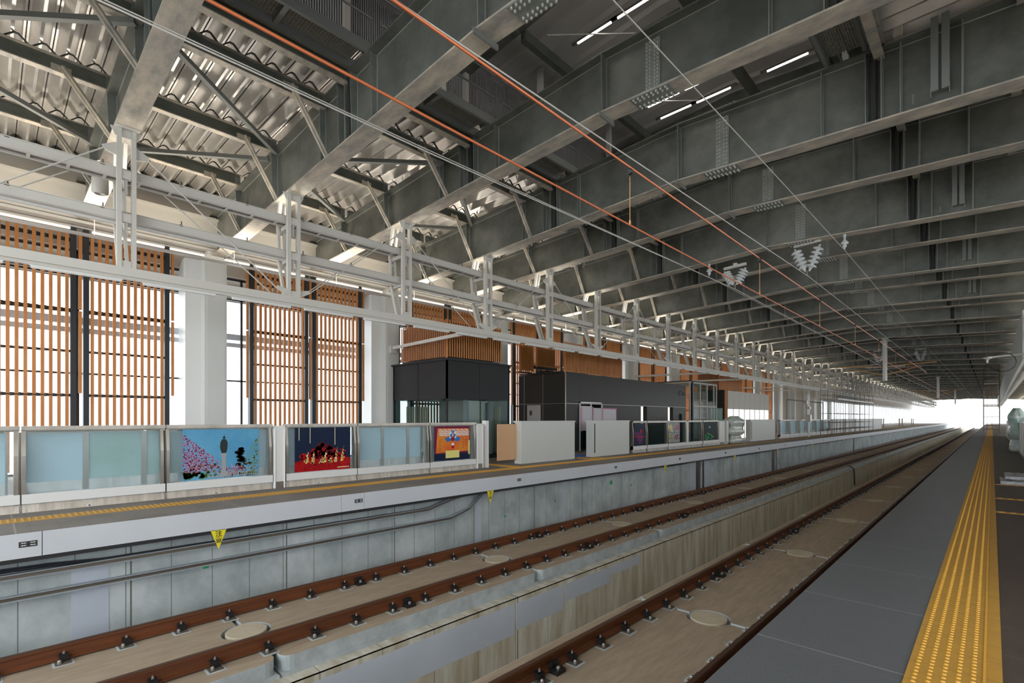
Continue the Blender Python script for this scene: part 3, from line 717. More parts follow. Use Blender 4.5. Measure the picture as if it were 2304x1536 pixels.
# pennants
def text(s, size, loc, rot, m, parent, name='lettering', ext=.001):
    c = bpy.data.curves.new(name, 'FONT'); c.body = s; c.size = size; c.align_x = 'CENTER'; c.align_y = 'CENTER'; c.extrude = ext; c.offset = .0012
    c.materials.append(M[m]); t = bpy.data.objects.new('t', c); C.objects.link(t); bpy.context.view_layer.update()
    me = bpy.data.meshes.new_from_object(t.evaluated_get(bpy.context.evaluated_depsgraph_get())); bpy.data.objects.remove(t)
    o = bpy.data.objects.new(name, me); C.objects.link(o); o.location = loc; o.rotation_euler = rot; o.parent = parent
    return o
for i, y in enumerate((2.64, 8.84, 18.3, 25.6, 32.5, 40.5, 51, 62, 75)):
    e = empty('warning_pennant', (-9.21, y, -.35), ('yellow triangular warning pennant hanging from the left platform edge, %s from the near end' % nth(i+1)), 'pennant', 'yellow pennants')
    b = MB(); b.prism([(-.115, 0), (.115, 0), (0, -.31)], 'x', -.002, .002); fl = b.build('flag', 'pennant', e)
    b = MB(); b.tube([(-.0, -.11, 0), (0, -.115, .05)], .004, 5); b.tube([(0, .11, 0), (0, .115, .05)], .004, 5); b.build('string', 'sign_white', e)
    if i < 3:
        text('注', .105, (.004, 0, -.062), (R(90), 0, R(90)), 'ink', fl); text('意', .105, (.004, 0, -.165), (R(90), 0, R(90)), 'ink', fl)
for i, (y0, y1) in enumerate(((.288, .466), (5.077, 5.253), (9.83, 9.99), (14.63, 14.79), (19.45, 19.6), (24.3, 24.45), (29.1, 29.25), (33.9, 34.05), (38.7, 38.85), (43.5, 43.65))):
    e = empty('edge_sign', (-9.2, y0, -.17), 'small black sign plate on the pale platform edge, %s from the near end' % nth(i+1), 'sign', 'small black sign plates')
    wd = y1-y0
    b = MB(); b.box(0, .004, 0, wd, -.03, .045); pl = b.build('plate', 'ink', e)
    if i < 4:
        b = MB()
        for r_ in range(2):
            for c_ in range(2):
                for t in range(5): b.box(.004, .006, .02+c_*.09+t*.011, .028+c_*.09+t*.011, -.012+r_*.032, -.003+r_*.032+(.004 if t % 2 else 0))
        b.build('lettering', 'sign_white', pl)

# ---------------------------------------------------------------- platform fence of the left platform
FX = -11.1
def fence_bay(y0, y1, lb, inner=(), green=(), glassonly=False, grp='glazed fence bays of the left platform', x=FX, s=1):
    e = empty('fence_bay', (x, y0, 0), lb, 'fence', grp)
    L = y1-y0
    b = MB(); b.box(-.16, .06, 0, L, 1.31, 1.37); b.box(-.16, .0, 0, L, 1.28, 1.31); b.build('top_rail', 'steel', e)
    for y in (0, L-.07):
        b = MB(); b.prism([(-.10, .14), (.05, .14), (.05, .9), (.0, 1.31), (-.10, 1.31)], 'y', y, y+.05); b.build('post', 'steel', e)
    b = MB(); b.box(-.08, .06, 0, L, .14, .29); b.build('bottom_rail', 'white_paint', e)
    b = MB(); b.prism([(-.05, 0), (.045, 0), (.0, .138), (-.05, .138)], 'y', .01, L-.01)
    b.build('kick_plate', 'steel_wavy', e)
    b = MB(); b.box(-.01, .0, .05, L-.07, .29, 1.30); b.build('glass_pane', 'glass', e)
    for (a, c) in inner:
        b = MB(); b.box(-.20, -.19, a, c, .45, 1.265); fp = b.build('frosted_panel', 'frost_green' if (a, c) in green else 'frost', e)
        b = MB(); b.box(-.21, -.17, a-.05, a, .1, 1.27); b.box(-.21, -.17, c, c+.03, .1, 1.27); b.box(-.21, -.17, a, c, 1.25, 1.29); b.build('panel_frame', 'steel_dark', fp)
        b = MB(); b.box(-.26, -.22, a-.03, c, .08, .46); b.build('inner_kick_plate', 'steel_wavy', e)
    b = MB(); b.box(.03, .045, L*.42, L*.42+.05, .01, .045); b.mi = 1; b.box(.045, .05, L*.42+.012, L*.42+.038, .015, .035); b.build('sensor', ['sign_white', 'ink'], e)
    return e
bays = [(-1.5, .36, [(.06, 1.70)], []), (.378, 2.28, [(.02, .76), (.84, 1.58), (1.66, 1.85)], [(.84, 1.58), (1.66, 1.85)]), (2.30, 4.20, [(.02, .35), (1.6, 1.85)], [(.02, .35)]),
        (4.48, 6.16, [(.05, .30), (1.25, 1.60)], []), (6.18, 8.32, [(.1, .78), (.86, 1.55), (1.63, 2.0)], []), (8.34, 10.02, [(.02, .3), (1.5, 1.6)], [])]
FB = []
for i, (y0, y1, inn, gr) in enumerate(bays):
    FB.append(fence_bay(y0, y1, 'glazed steel fence bay along the left platform, %s from the near end' % nth(i+1), inn, gr))
def wpost(y0, y1, lb):
    e = empty('fence_post', (FX, y0, 0), lb, 'post'); L = y1-y0
    b = MB(); b.box(-.14, .06, 0, L, 0, 1.33); b.build('body', 'white_paint', e)
    b = MB(); b.box(.06, .075, .01, .03, 0, 1.25); b.box(.06, .075, L-.03, L-.01, 0, 1.25); b.build('edge_pipe', 'sign_white', e)
    b = MB(); b.box(.06, .065, .04, L-.04, 0, .14); b.build('foot_plate', 'steel', e)
    return e
wpost(4.22, 4.46, 'white fence post between the blossom picture and the fire picture')
wpost(10.05, 10.30, 'white fence post right of the orange emblem picture')
b = MB(); b.box(-.12, .05, 0, .12, 0, 1.42); tag(b.build('gate_jamb', 'white_paint', loc=(FX, 10.42, 0)), 'slim white gate jamb at the elevator opening', 'post')
b = MB(); b.tube([(.07, 0, .05), (.07, 0, 1.2), (.07, -.07, 1.3), (.05, -.14, 1.33)], .012, 8); tag(b.build('conduit', 'frame_paint', loc=(FX, 10.37, 0)), 'thin grey conduit climbing the fence end at the elevator opening', 'conduit')

# ---- pictures on the fence glass (flat prints)
mat('p_sky', (.07, .29, .52), .4, 0, (.14, .40, .62), .8)
mat('p_pink', (.50, .10, .24), .5); mat('p_pink2', (.62, .28, .42), .5); mat('p_green', (.07, .16, .04), .5); mat('p_green2', (.20, .28, .08), .5)
mat('p_dark', (.03, .04, .04), .5); mat('p_stone', (.34, .37, .39), .5); mat('p_navy', (.008, .018, .05), .4); mat('p_red', (.50, .008, .010), .4, 0, (.25, .004, .008), 6); mat('p_dred', (.16, .005, .012), .4)
mat('p_flame', (.95, .55, .12), .4); mat('p_flame2', (.98, .90, .55), .4); mat('p_orange', (.80, .30, .03), .4, 0, (.72, .14, .03), 1.5); mat('p_purple', (.18, .015, .06), .4)
mat('p_blue', (.03, .18, .50), .4); mat('p_yellow', (.80, .75, .25), .4); mat('p_magenta', (.60, .03, .35), .4); mat('p_violet', (.10, .02, .30), .4)
def rect(b, y0, y1, z0, z1, x): b.add([(x, y0, z0), (x, y1, z0), (x, y1, z1), (x, y0, z1)], [(0, 1, 2, 3)])
def disc(b, y, z, r, x, n=6, sy=1, a0=0): b.add([(x, y+sy*r*math.cos(a0+2*math.pi*j/n), z+r*math.sin(a0+2*math.pi*j/n)) for j in range(n)], [tuple(range(n))])
def poly(b, pts, x): b.add([(x, y, z) for y, z in pts], [tuple(range(len(pts)))])
x0 = .012
for k_ in M:
    if k_.startswith('p_'): M[k_].node_tree.nodes['Principled BSDF'].inputs['Specular IOR Level'].default_value = .12
# blossom picture, bay 3 (2.30..4.20); y local
b = MB(); W0, W1 = .26, 1.63; rect(b, W0, W1, .30, 1.28, x0)
rn = random.Random(3)
b.mi = 4
for i in range(70): disc(b, W0+.02+abs(rn.gauss(0, .28)), .34+abs(rn.gauss(0, .10)), .03, x0+.0010, 6)
for i in range(40): disc(b, rn.uniform(.9, 1.60), .33+abs(rn.gauss(0, .04)), .03, x0+.0010, 6)
b.mi = 1
def inb(y, z): return W0+.01 < y < W1-.01 and .31 < z < 1.27
cnt = 0
while cnt < 900:
    y = W0+abs(rn.gauss(0, .30)); zmax = 1.22-.95*(y-W0)**.9*.9
    z = rn.uniform(.45, max(.5, zmax)); 
    if not inb(y, z): continue
    b.mi = 1 if rn.random() < .6 else 2; disc(b, y, z, rn.uniform(.006, .014), x0+.0018, 5, 1, rn.random()); cnt += 1
for i in range(150):
    y = rn.gauss(1.15, .14); z = rn.gauss(.45, .05)
    if inb(y, z): b.mi = 2; disc(b, y, z, .012, x0+.0018, 5)
b.mi = 3
for i in range(30): # pine
    z = rn.uniform(.45, .88); y = 1.28+rn.gauss(0, .10*(.98-z)*1.8)
    if inb(y, z): disc(b, y, z, .03, x0+.0012, 5, 2)
b.mi = 5
for i in range(140):
    y = W1-abs(rn.gauss(0, .12)); z = rn.uniform(.35, 1.15-(W1-y)*1.6)
    if inb(y, z): disc(b, y, z, .013, x0+.0014, 5)
b.mi = 6; poly(b, [(.90, .33), (1.04, .33), (1.03, .43), (1.01, .45), (1.01, .74), (1.03, .80), (.91, .80), (.93, .74), (.93, .45), (.91, .43)], x0+.0024)
b.mi = 7; poly(b, [(.93, .80), (1.01, .80), (1.03, .86), (1.04, .96), (1.035, 1.03), (1.0, 1.08), (.945, 1.08), (.91, 1.02), (.90, .92), (.915, .85)], x0+.0026); disc(b, .975, 1.11, .026, x0+.0027, 8); poly(b, [(.97, 1.12), (.985, 1.12), (.98, 1.18)], x0+.0027)
b.mi = 6
for y in [.68+.035*i for i in range(27)]: rect(b, y, y+.012, .31, .42+.05*math.sin(i*.3+y*9), x0+.0028)
for z in (.34, .40): rect(b, .68, 1.62, z, z+.012, x0+.0029)
b.build('picture', ['p_sky', 'p_pink', 'p_pink2', 'p_dark', 'p_green', 'p_green2', 'p_stone', 'p_dark'], FB[2], 'picture of pink blossom and a statue on a stone pedestal under a blue sky')
# fire picture, bay 4 (4.48..)
b = MB(); W0, W1 = .20, 1.52; rect(b, W0, W1, .30, 1.285, x0)
b.mi = 1
for i in range(60):
    y = rn.gauss(.86, .3); z = rn.gauss(.62, .05)
    if W0+.1 < y < W1-.1: disc(b, y, z, rn.uniform(.03, .07), x0+.0009, 7)
b.mi = 2
for i in range(90):
    y = rn.gauss(.86, .22); z = rn.uniform(.5, .95-abs(y-.86)*.7)
    if inb(y-0, z) and W0+.1 < y < W1-.1: disc(b, y, z, rn.uniform(.03, .06), x0+.001, 7)
b.mi = 1; poly(b, [(W0, .30), (W1, .30), (W1, .56), (1.3, .60), (1.1, .57), (.9, .60), (.7, .57), (.45, .58), (W0, .52)], x0+.0014)
for i in range(90):
    y = rn.uniform(W0+.15, W1-.1); z = rn.gauss(.60, .08)
    if .35 < z < .95: disc(b, y, z, rn.uniform(.01, .035), x0+.0016, 6)
for yb, h in ((.46, .30), (.60, .26), (.88, .28), (.80, .14), (1.0, .12), (1.14, .34), (1.30, .38)):
    b.mi = 3
    for q in range(26):
        t = rn.random(); disc(b, yb+.06*t*(1 if yb > .8 else .6)+rn.gauss(0, .018*(1.3-t)), .48+h*t, .020*(1.15-t), x0+.002, 6)
    b.mi = 4
    for q in range(16):
        t = rn.random()*.75; disc(b, yb+.05*t+rn.gauss(0, .010), .49+h*t, .012, x0+.0024, 6)
b.mi = 4
for y, z0 in ((.29, 1.0), (.54, .93), (1.13, .88)): rect(b, y, y+.012, z0, 1.28, x0+.002)
for i in range(9): rect(b, 1.20+i*.033, 1.222+i*.033, .34, .362, x0+.003)
b.build('picture', ['p_navy', 'p_red', 'p_dred', 'p_flame', 'p_flame2'], FB[3], 'picture of tall flames swinging in a red night scene')
# orange picture, bay 6
b = MB(); W0, W1 = .16, 1.46; rect(b, W0, W1, .31, 1.27, x0)
b.mi = 1; poly(b, [(W0+.06, .52), (W1-.02, .55), (W1-.03, 1.20), (W0+.12, 1.21)], x0+.001)
b.mi = 2; rect(b, W0+.0, W1, .31, .50, x0+.0012)
b.mi = 3
for i in range(10):
    z = 1.02+.05*(i % 4)
    for t in range(7):
        y = W0+.16+t*.155+.04*(i % 3); poly(b, [(y, z), (y+.10, z-.03), (y+.11, z-.015), (y+.01, z+.018)], x0+.0018)
b.mi = 4
for s in (-1, 1): poly(b, [(.82, 1.16), (.82+s*.08, 1.12), (.82+s*.10, .98), (.82+s*.30, .93), (.82+s*.20, .82), (.82+s*.05, .86)], x0+.0022)
b.mi = 5
for y, z, r in ((.74, 1.08, .04), (.90, 1.08, .04), (.82, .75, .05), (.72, .95, .03), (.92, .95, .03)): disc(b, y, z, r, x0+.0026, 8)
b.mi = 6; disc(b, .82, .68, .05, x0+.0027, 8); disc(b, .82, .90, .06, x0+.0027, 8)
b.mi = 7; rect(b, .56, 1.06, .37, .58, x0+.003); rect(b, W1-.06, W1, .45, .85, x0+.003)
b.mi = 8
for y, n_ in ((1.20, 4), (1.31, 3), (.36, 6)):
    for i in range(n_):
        z = .88-i*.075; rect(b, y-.02, y+.02, z, z+.010, x0+.0032); rect(b, y-.005, y+.005, z-.035, z+.02, x0+.0032)
b.build('picture', ['p_purple', 'p_orange', 'p_navy', 'sign_white', 'p_blue', 'sign_white', 'p_red', 'p_yellow', 'ink'], FB[5], 'orange festival picture with a blue emblem and a pale caption box')

# ---- gates
def gate_box(y0, y1, lb, dark_side=False, depth=.30, z1=1.40):
    e = empty('gate_cabinet', (FX, y0, 0), lb, 'gate cabinet'); L = y1-y0
    b = MB(); b.box(-depth, .0, 0, L, 0, z1-.05); b.box(-.004, .004, .06, L-.03, .03, z1-.08); cb = b.build('cabinet', 'box_white', e)
    b = MB(); b.box(-depth-.03, .02, -.03, L+.02, z1-.05, z1); b.build('cover', 'box_white', e)
    if dark_side:
        b = MB(); b.box(.0, .012, .10, .16, .15, z1-.12); b.build('slot', 'black', cb, 'narrow black slot')
    return e
gate_box(12.05, 14.95, 'wide blank white gate cabinet left of the blue mat'); gate_box(16.1, 18.8, 'white gate cabinet with a black slot right of the blue mat', True)
e = empty('gate_door', (FX-.25, 11.18, 0), 'peach protective board closing the first gate beside the wide cabinet', 'board')
b = MB(); b.box(0, .03, 0, .98, .14, 1.30); b.build('board', 'peach', e); b = MB(); b.box(-.01, 0, 0, .98, .12, 1.31); b.build('backing', 'black', e)
b = MB(); b.box(-13.4, -11.5, 15.0, 16.6, .001, .012); o = b.build('blue_mat', 'blue_mat'); tag(o, 'blue protection mat on the left platform between two white gate cabinets', 'mat')
far = [(19.02, 20.2, 'p_night'), (20.25, 22.2, None), (22.25, 24.2, 'p_grid'), (24.4, 26.1, None), (26.2, 28.3, 'p_boat')]
for i, (y0, y1, pic) in enumerate(far):
    e = fence_bay(y0, y1, 'glazed steel fence bay beyond the white gate cabinets, %s of that run' % nth(i+1), ())
    for c in kids(e):
        if c.name.startswith('glass_pane'): c.data.materials[0] = M['glass_teal']
    L = y1-y0; b = MB()
    if pic == 'p_night':
        rect(b, .15, L-.1, .31, 1.27, x0); b.mi = 1
        for a in range(12): a_ = R(-60+a*16); poly(b, [(.4, .62), (.4+.5*math.cos(a_), .62+.28*math.sin(a_)), (.4+.5*math.cos(a_+.06), .62+.28*math.sin(a_+.06))], x0+.001)
        rect(b, .15, L-.1, .31, .5, x0+.0012) if False else None
        b.mi = 2; rect(b, .15, L-.1, .66, .70, x0+.0014); disc(b, .75, .92, .1, x0+.0014, 8)
        b.build('picture', ['p_navy', 'p_magenta', 'p_red'], e, 'dark picture with magenta light rays')
    if pic == 'p_grid':
        cols = ['p_yellow', 'p_pink', 'p_green2', 'p_purple']
        for q in range(4):
            cy = .35+.62*(q % 2); cz = 1.04-.48*(q//2); b.mi = 4; rect(b, cy-.30, cy+.30, cz-.235, cz+.235, x0)
            for t in range(14): b.mi = q; disc(b, cy+rn.gauss(0, .11), cz+rn.gauss(0, .09), .05, x0+.001+.0001*t, 7)
            b.mi = 5
            for t in range(8): disc(b, cy+rn.gauss(0, .12), cz+rn.gauss(0, .10), .025, x0+.003, 6)
        b.build('picture', cols+['p_stone', 'p_flame'], e, 'four-part picture of bright flowers and figures')
    if pic == 'p_boat':
        rect(b, .15, L-.4, .31, 1.27, x0); b.mi = 1; poly(b, [(.75, .95), (1.1, .95), (.95, 1.12)], x0+.001); b.mi = 2
        for t in range(20): disc(b, rn.uniform(.4, L-.6), rn.gauss(.5, .07), .06, x0+.0015, 6, 1.6)
        b.build('picture', ['p_dark', 'p_sky', 'green_tape'], e, 'dark picture with a pale triangle over green water')
wpost(24.22, 24.38, 'white fence post between the flower picture and the boat picture')
wpost(28.35, 29.1, 'broad white fence post before the plastic wrapped cabinet')
wpost(29.45, 29.7, 'narrow white post beside the plastic wrapped cabinet')
def wrap(loc, sx, sy, h, m, lb, name='wrapped_equipment', seed=1):
    rr = random.Random(seed); b = MB(); nz, na = 14, 20
    rings = []
    for i in range(nz+1):
        z = h*i/nz; k = 1.0+.12*math.sin(i*1.3)+(.18 if .35 < i/nz < .9 else -.05)
        if abs(i/nz-.3) < .05: k *= .85
        if i == nz: k *= .55
        ring = []
        for j in range(na):
            a = 2*math.pi*j/na; ca, sa = math.cos(a), math.sin(a); q = max(abs(ca), abs(sa))**.7
            f = k*(1+.09*math.sin(j*2.7+i*.6)+rr.uniform(-.06, .06)); ring.append((sx/2*ca/q*f, sy/2*sa/q*f, z))
        rings += ring
    fs = [(i*na+j, i*na+(j+1) % na, (i+1)*na+(j+1) % na, (i+1)*na+j) for i in range(nz) for j in range(na)]
    fs += [tuple(range(na-1, -1, -1)), tuple(nz*na+j for j in range(na))]
    b.add(rings, fs); e = empty(name, loc, lb, 'wrapped equipment')
    b.build('plastic_sheet', m, e, smooth=True); b = MB(); b.tube([(sx*.62*math.cos(R(a)), sy*.62*math.sin(R(a)), h*.3) for a in range(0, 361, 20)], .01, 5); b.build('cord', 'steel_dark', e)
    return e
wrap((FX-.1, 31.0, 0), .5, 1.9, 1.62, 'plastic_wrap', 'cabinet wrapped in crumpled clear plastic on the left platform')
gate_box(33.6, 38.5, 'long pale metal gate cabinet beyond the wrapped one', True)
b = MB(); b.box(FX-.2, FX-.17, 38.6, 39.2, 0, 1.3); tag(b.build('gate_door', 'peach'), 'thin peach gate board behind the long metal cabinet', 'board')
for i in range(6):
    fence_bay(39.6+i*2.6, 42.1+i*2.6, 'far glazed steel fence bay, %s of the run beyond the long cabinet' % nth(i+1), ((.15, 2.2),))
gate_box(56.5, 61.0, 'pale gate cabinet just before the scaffold on the left platform'); gate_box(62, 86, 'very long pale gate cabinet behind the scaffold', True)

# ---------------------------------------------------------------- elevator
e = empty('elevator_shaft', (-13.6, 10.97, 0), 'dark framed glass elevator shaft on the left platform', 'elevator')
b = MB(); b.box(-3.3, 0, 0, 3.13, 2.17, 3.50)
b.build('upper_cladding', 'elev_dark', e)
b = MB(); b.box(-3.36, .06, -.06, 3.19, 3.50, 3.56); b.build('roof', 'elev_dark', e)
b = MB(); 
for x, y in ((-.06, 0), (-3.3, 0), (-.06, 3.07), (-3.3, 3.07)): b.box(x, x+.06, y, y+.06, 0, 3.52)
b.box(-1.72, -1.67, -.01, .0, 0, 3.5); b.box(0, .01, 1.54, 1.59, 0, 3.5); b.box(-3.3, 0, 0, 3.13, 0, .12)
b.build('frame', 'elev_dark', e)
b = MB(); b.box(-3.24, -.06, .02, .035, .12, 2.17); b.box(-.035, -.02, .06, 3.07, .12, 2.17); b.box(-3.24, -.06, 3.09, 3.1, .12, 2.17); b.box(-3.28, -3.26, .06, 3.07, .12, 2.17)
b.build('glass_wall', 'glass_teal', e)
b = MB(); b.box(-1.9, -.5, 1.2, 2.4, .1, 2.15); b.build('lift_car', 'steel_dark', e, 'grey lift car behind the glass')
b = MB()
for i in range(22):
    if i not in (7, 8): b.box(-3.0+i*.125, -2.93+i*.125, 2.86, 2.92, .12, 1.95)
for i in range(8): b.box(-3.15, -3.09, .5+i*.13, .57+i*.13, .12, 1.95)
b.build('inner_slats', 'beige_slat', e, 'beige upright slats seen through the glass')
b = MB(); b.box(-1.3, -.3, 2.45, 2.5, .1, 2.1); b.box(-.3, -.1, 1.0, 1.1, .1, 2.15); b.build('door', 'door_grey', e)
b = MB(); b.box(.012, .016, 1.68, 1.78, 1.15, 1.22); b.box(.012, .016, 1.70, 1.76, .9, 1.1); b.build('door_sign', 'ink', e)
def slat_box(x0, x1, y0, y1, z0, z1, lb, pitch=.108, faces='ns'):
    e = empty('slat_box_screen', (x1, y0, z0), lb, 'screen', 'slatted screens on the platform buildings'); h = z1-z0
    b = MB(); y = .0
    while y < y1-y0: b.box(-.028, 0, y, y+.052, 0, h); y += pitch
    b.build('front_slats', 'wood', e)
    if x0 is not None:
        b = MB(); x = x0-x1
        while x < -.02: b.box(x, x+.052, 0, .028, 0, h); x += pitch
        b.build('end_slats', 'wood_dark', e)
        b = MB(); b.box(x0-x1+.03, -.07, .07, y1-y0, .05, h-.05); b.build('backing', 'black_brown', e)
    else:
        b = MB(); b.box(-.09, -.06, 0, y1-y0, .06, h-.06); b.build('backing', 'black_brown', e)
    b = MB(); b.box(-.06, -.02, -.02, .04, -.04, h+.02); b.build('corner_post', 'wood', e)
    b = MB(); b.box((x0-x1) if x0 else -.2, -.1, .05, y1-y0, -.06, -.01); b.build('base_frame', 'black', e)
    return e
slat_box(-16.4, -13.62, 11.0, 13.66, 3.63, 4.92, 'orange-brown slatted box standing on the elevator shaft')
# ---------------------------------------------------------------- dark waiting-room building
e = empty('platform_building', (-13.6, 17.63, 0), 'long dark panelled building on the left platform', 'building')
b = MB(); b.box(-2.8, 0, 0, 12.05, 2.15, 3.50); b.box(-2.8, 0, 0, .98, 0, 2.15)
b.box(-2.8, 0, 2.9, 6.6, 0, 2.15); b.box(-2.8, 0, 7.25, 9.7, 0, 2.15); b.box(-2.8, 0, 10.35, 12.05, 0, 2.15); b.box(-2.8, -.9, .98, 2.9, 0, 2.15)
b.build('cladding', 'bldg', e)
b = MB(); b.box(-.004, .006, 0, 12.05, 2.14, 2.155); b.box(-2.8, 0, -.012, -.004, 2.14, 2.16); b.box(-1.30, -1.28, -.012, 0, 0, 3.5); b.box(-2.45, -2.43, -.012, 0, 0, 3.5); b.box(-.03, .012, -.012, .03, 0, 3.52); b.build('joint_strip', 'steel_dark', e)
b = MB(); b.box(-2.25, -1.42, -.02, -.006, 0, 2.10); sd = b.build('side_door', 'door_grey', e, 'grey side door'); b = MB(); b.box(-2.08, -1.95, -.03, -.02, 1.62, 1.84); b.build('door_notice', 'ink', sd)
for y in (6.6, 9.7):
    b = MB(); b.box(-.25, -.24, y, y+.65, 0, 2.15); b.mi = 1; b.box(-.2, -.02, y+.0, y+.04, 0, 2.15); b.box(-.05, -.045, y+.02, y+.30, .9, 2.12)
    b.build('window', ['glass_teal', 'lamp_wall'], e, 'narrow lit window')
b = MB(); b.box(.0, .04, 1.03, 1.09, 0, 2.24); b.box(.0, .04, 2.80, 2.86, 0, 2.24); b.box(0, .04, 1.03, 2.86, 2.18, 2.24); b.box(0, .04, 1.9, 1.95, 1.6, 2.2); b.build('door_frame', 'white_paint', e)
b = MB(); b.box(.05, .06, 1.05, 2.0, .92, 2.05); b.box(.07, .08, 2.0, 2.80, .85, 1.97); b.box(.10, .11, 2.75, 3.95, .8, 1.96); b.build('dust_sheet', 'plastic_white', e, 'milky plastic dust sheets over the doorway')
b = MB(); b.box(.05, .055, 1.05, 2.7, .02, .9); b.build('clear_sheet', 'glass_teal', e)
b = MB()
for z in (.02, ): pass
for y in (1.02, 1.98, 2.75, 3.93): b.box(.11, .115, y, y+.06, .9, 2.0)
b.box(.11, .115, 2.75, 3.95, 1.92, 1.97); b.build('masking_tape', 'p_pink2', e, 'pinkish masking tape edging the sheets')
b = MB()
b.tube([(.012, 11.25+.18*math.cos(R(a)), 3.0+.13*math.sin(R(a))) for a in range(20, 330, 20)], .012, 5); b.tube([(.012, 11.55, 2.88), (.012, 11.72, 3.08), (.012, 11.80, 2.86)], .012, 5); b.build('logo', 'ink', e)
b = MB(); b.box(.01, .1, 11.3, 11.42, .0, 1.75); b.build('black_panel', 'black', e)
slat_box(None, -13.62, 16.75+.9, 22.4, 3.55, 4.86, 'long slatted wooden screen on the dark platform building')
slat_box(None, -15.9, 17.2, 18.1, 3.7, 4.95, 'small slatted screen behind the near end of the dark building')
slat_box(None, -15.9, 18.4, 19.8, 4.0, 4.95, 'second small slatted screen behind the dark building')
b = MB(); b.box(-16.6, -14.0, 17.9, 19.9, 3.55, 3.62); b.box(-15.8, -15.2, 18.2, 18.8, 3.6, 3.75); b.bar((-16, 17.9, 3.95), (-16, 20, 3.95), .1, .14); tag(b.build('roof_plant', 'black'), 'black equipment frame on the roof of the dark building', 'equipment')
# glass room
e = empty('glass_room', (-13.6, 30.3, 0), 'glazed stair room with steel grid next to the dark building', 'building')
b = MB(); b.box(-2.6, -.05, 0, 4.2, 3.7, 3.78)
for y in (0, .45, 1.5, 2.6, 3.7, 4.16): b.box(-.08, 0, y, y+.07, 0, 3.75)
for z in (2.2, 3.68): b.box(-.06, 0, .45, 4.2, z, z+.1)
b.build('frame', 'panel_beige', e); b = MB(); b.box(-.09, .02, .30, .45, 0, 3.8); b.box(-2.6, .01, 0, 4.2, 3.8, 3.85); b.build('dark_frame', 'black', e)
b = MB(); b.box(-.045, -.035, 0, 4.2, 0, 3.68); b.build('glazing', 'glass_teal', e)
b = MB()
for i in range(6): b.box(-.6, -.57, .5+i*.65, .53+i*.65, 0, 3.6)
for i in range(9): b.box(-.6, -.57, .45, 4.1, .3+i*.4, .33+i*.4)
b.build('inner_grid', 'steel_dark', e)
# panelled building
e = empty('platform_building', (-13.6, 36.4, 0), 'beige panelled building with a glowing base beyond the glass room', 'building')
b = MB(); b.box(-2.6, 0, .0, 9.2, 2.14, 3.45); b.build('upper_panels', 'panel_beige', e)
b = MB(); b.box(-2.6, -.3, 0, 9.2, 0, 2.14); b.build('lit_base', 'white_wall', e)
mat('bright_glass', (.9, .9, .92), .2, 0, emit=((1, 1, 1), 1.2))
b = MB(); b.box(-.05, -.04, .0, 9.2, 0, 2.14); b.build('base_glazing', 'bright_glass', e)
b = MB()
for i in range(9): b.box(-.05, .01, i*1.14, i*1.14+.05, 0, 2.14)
b.build('mullion', 'steel_dark', e)
b = MB(); b.box(-1.5, .01, -.16, -.0, 0, 3.5); b.box(-.25, .02, -.2, -.1, 0, 3.5); b.build('end_panel', ['elev_dark'], e)
b = MB(); b.box(-1.1, -.28, -.18, -.165, 0, 2.2); b.build('green_screen', 'frost_green', e); b = MB(); b.box(-.12, .03, -.21, -.16, 0, 3.5); b.build('corner_post', 'wood', e)
slat_box(-15.8, -14.2, 36.5, 41, 3.55, 4.9, 'slatted brown box behind the beige panelled building')

# arms from columns to the frames
for i, (y0, y1) in enumerate(((10.97, 10.2), (29.4, 29.0), (35.8, 35.3), (47.5, 47.2), (53.6, 53.3))):
    e = empty('lamp_arm', (-16.99, y0, 4.15), 'white arm reaching from a wall column to the hung beam, %s from the near end' % nth(i+1), 'arm', 'arms from the columns')
    b = MB(); b.bar((0, 0, .08), (5.25, y1-y0, -.04), .07, .11); b.build('arm', 'frame_paint', e); b = MB(); b.box(0, .12, -.12, .14, -.12, .14); b.build('base_box', 'frame_paint', e)
    b = MB(); b.tube([(.1, .1, 0), (.3, .2, .12), (.42, .22, 0), (.42, .22, -.9), (.5, .3, -1.3)], .02, 6); b.build('hose', 'wire', e)
# ---------------------------------------------------------------- overhead wires
def wire(name, pts, r, m, lb, cat='wire'):
    b = MB(); p0 = Vector(pts[0]); b.tube([Vector(p)-p0 for p in pts], r, 6); return tag(b.build(name, m, loc=p0), lb, cat)
wire('contact_wire', [(-3.05, -3, 3.75), (-3.05, 45, 3.73), (-2.9, 90, 3.73), (-3.1, 135, 3.73), (-3.05, 190, 3.73)], .010, 'copper', 'lower copper contact wire over the right track')
wire('messenger_wire', [(-3.05, -3, 4.45)]+[(-3.05, y, 4.37+.0006*(y-22)**2*.3) for y in (0, 5, 10, 15, 20, 30, 42)]+[(-3.3, 43, 4.55)], .012, 'copper', 'upper orange messenger wire over the right track, carrying the droppers')
wire('feeder_wire', [(-6.85, -3, 5.9), (-6.6, 5, 5.8), (-6.17, 17.2, 5.78), (-6.5, 60, 5.6), (-6.3, 120, 5.5), (-6.3, 190, 5.5)], .011, 'wire', 'grey feeder wire held by the first insulator pair')
wire('feeder_wire', [(-7.8, -3, 6.55), (-7.5, 5, 6.42), (-7.1, 17.3, 6.38), (-7.2, 60, 6.1), (-7.1, 190, 6.0)], .009, 'wire', 'thin grey wire high on the left, beside the feeder')
wire('feeder_wire', [(-4.75, -3, 5.95), (-4.45, 6, 5.88), (-4.06, 17.4, 5.83), (-4.2, 45, 5.9), (-3.3, 46, 4.6)], .011, 'wire', 'grey wire held by the second insulator pair near the middle')
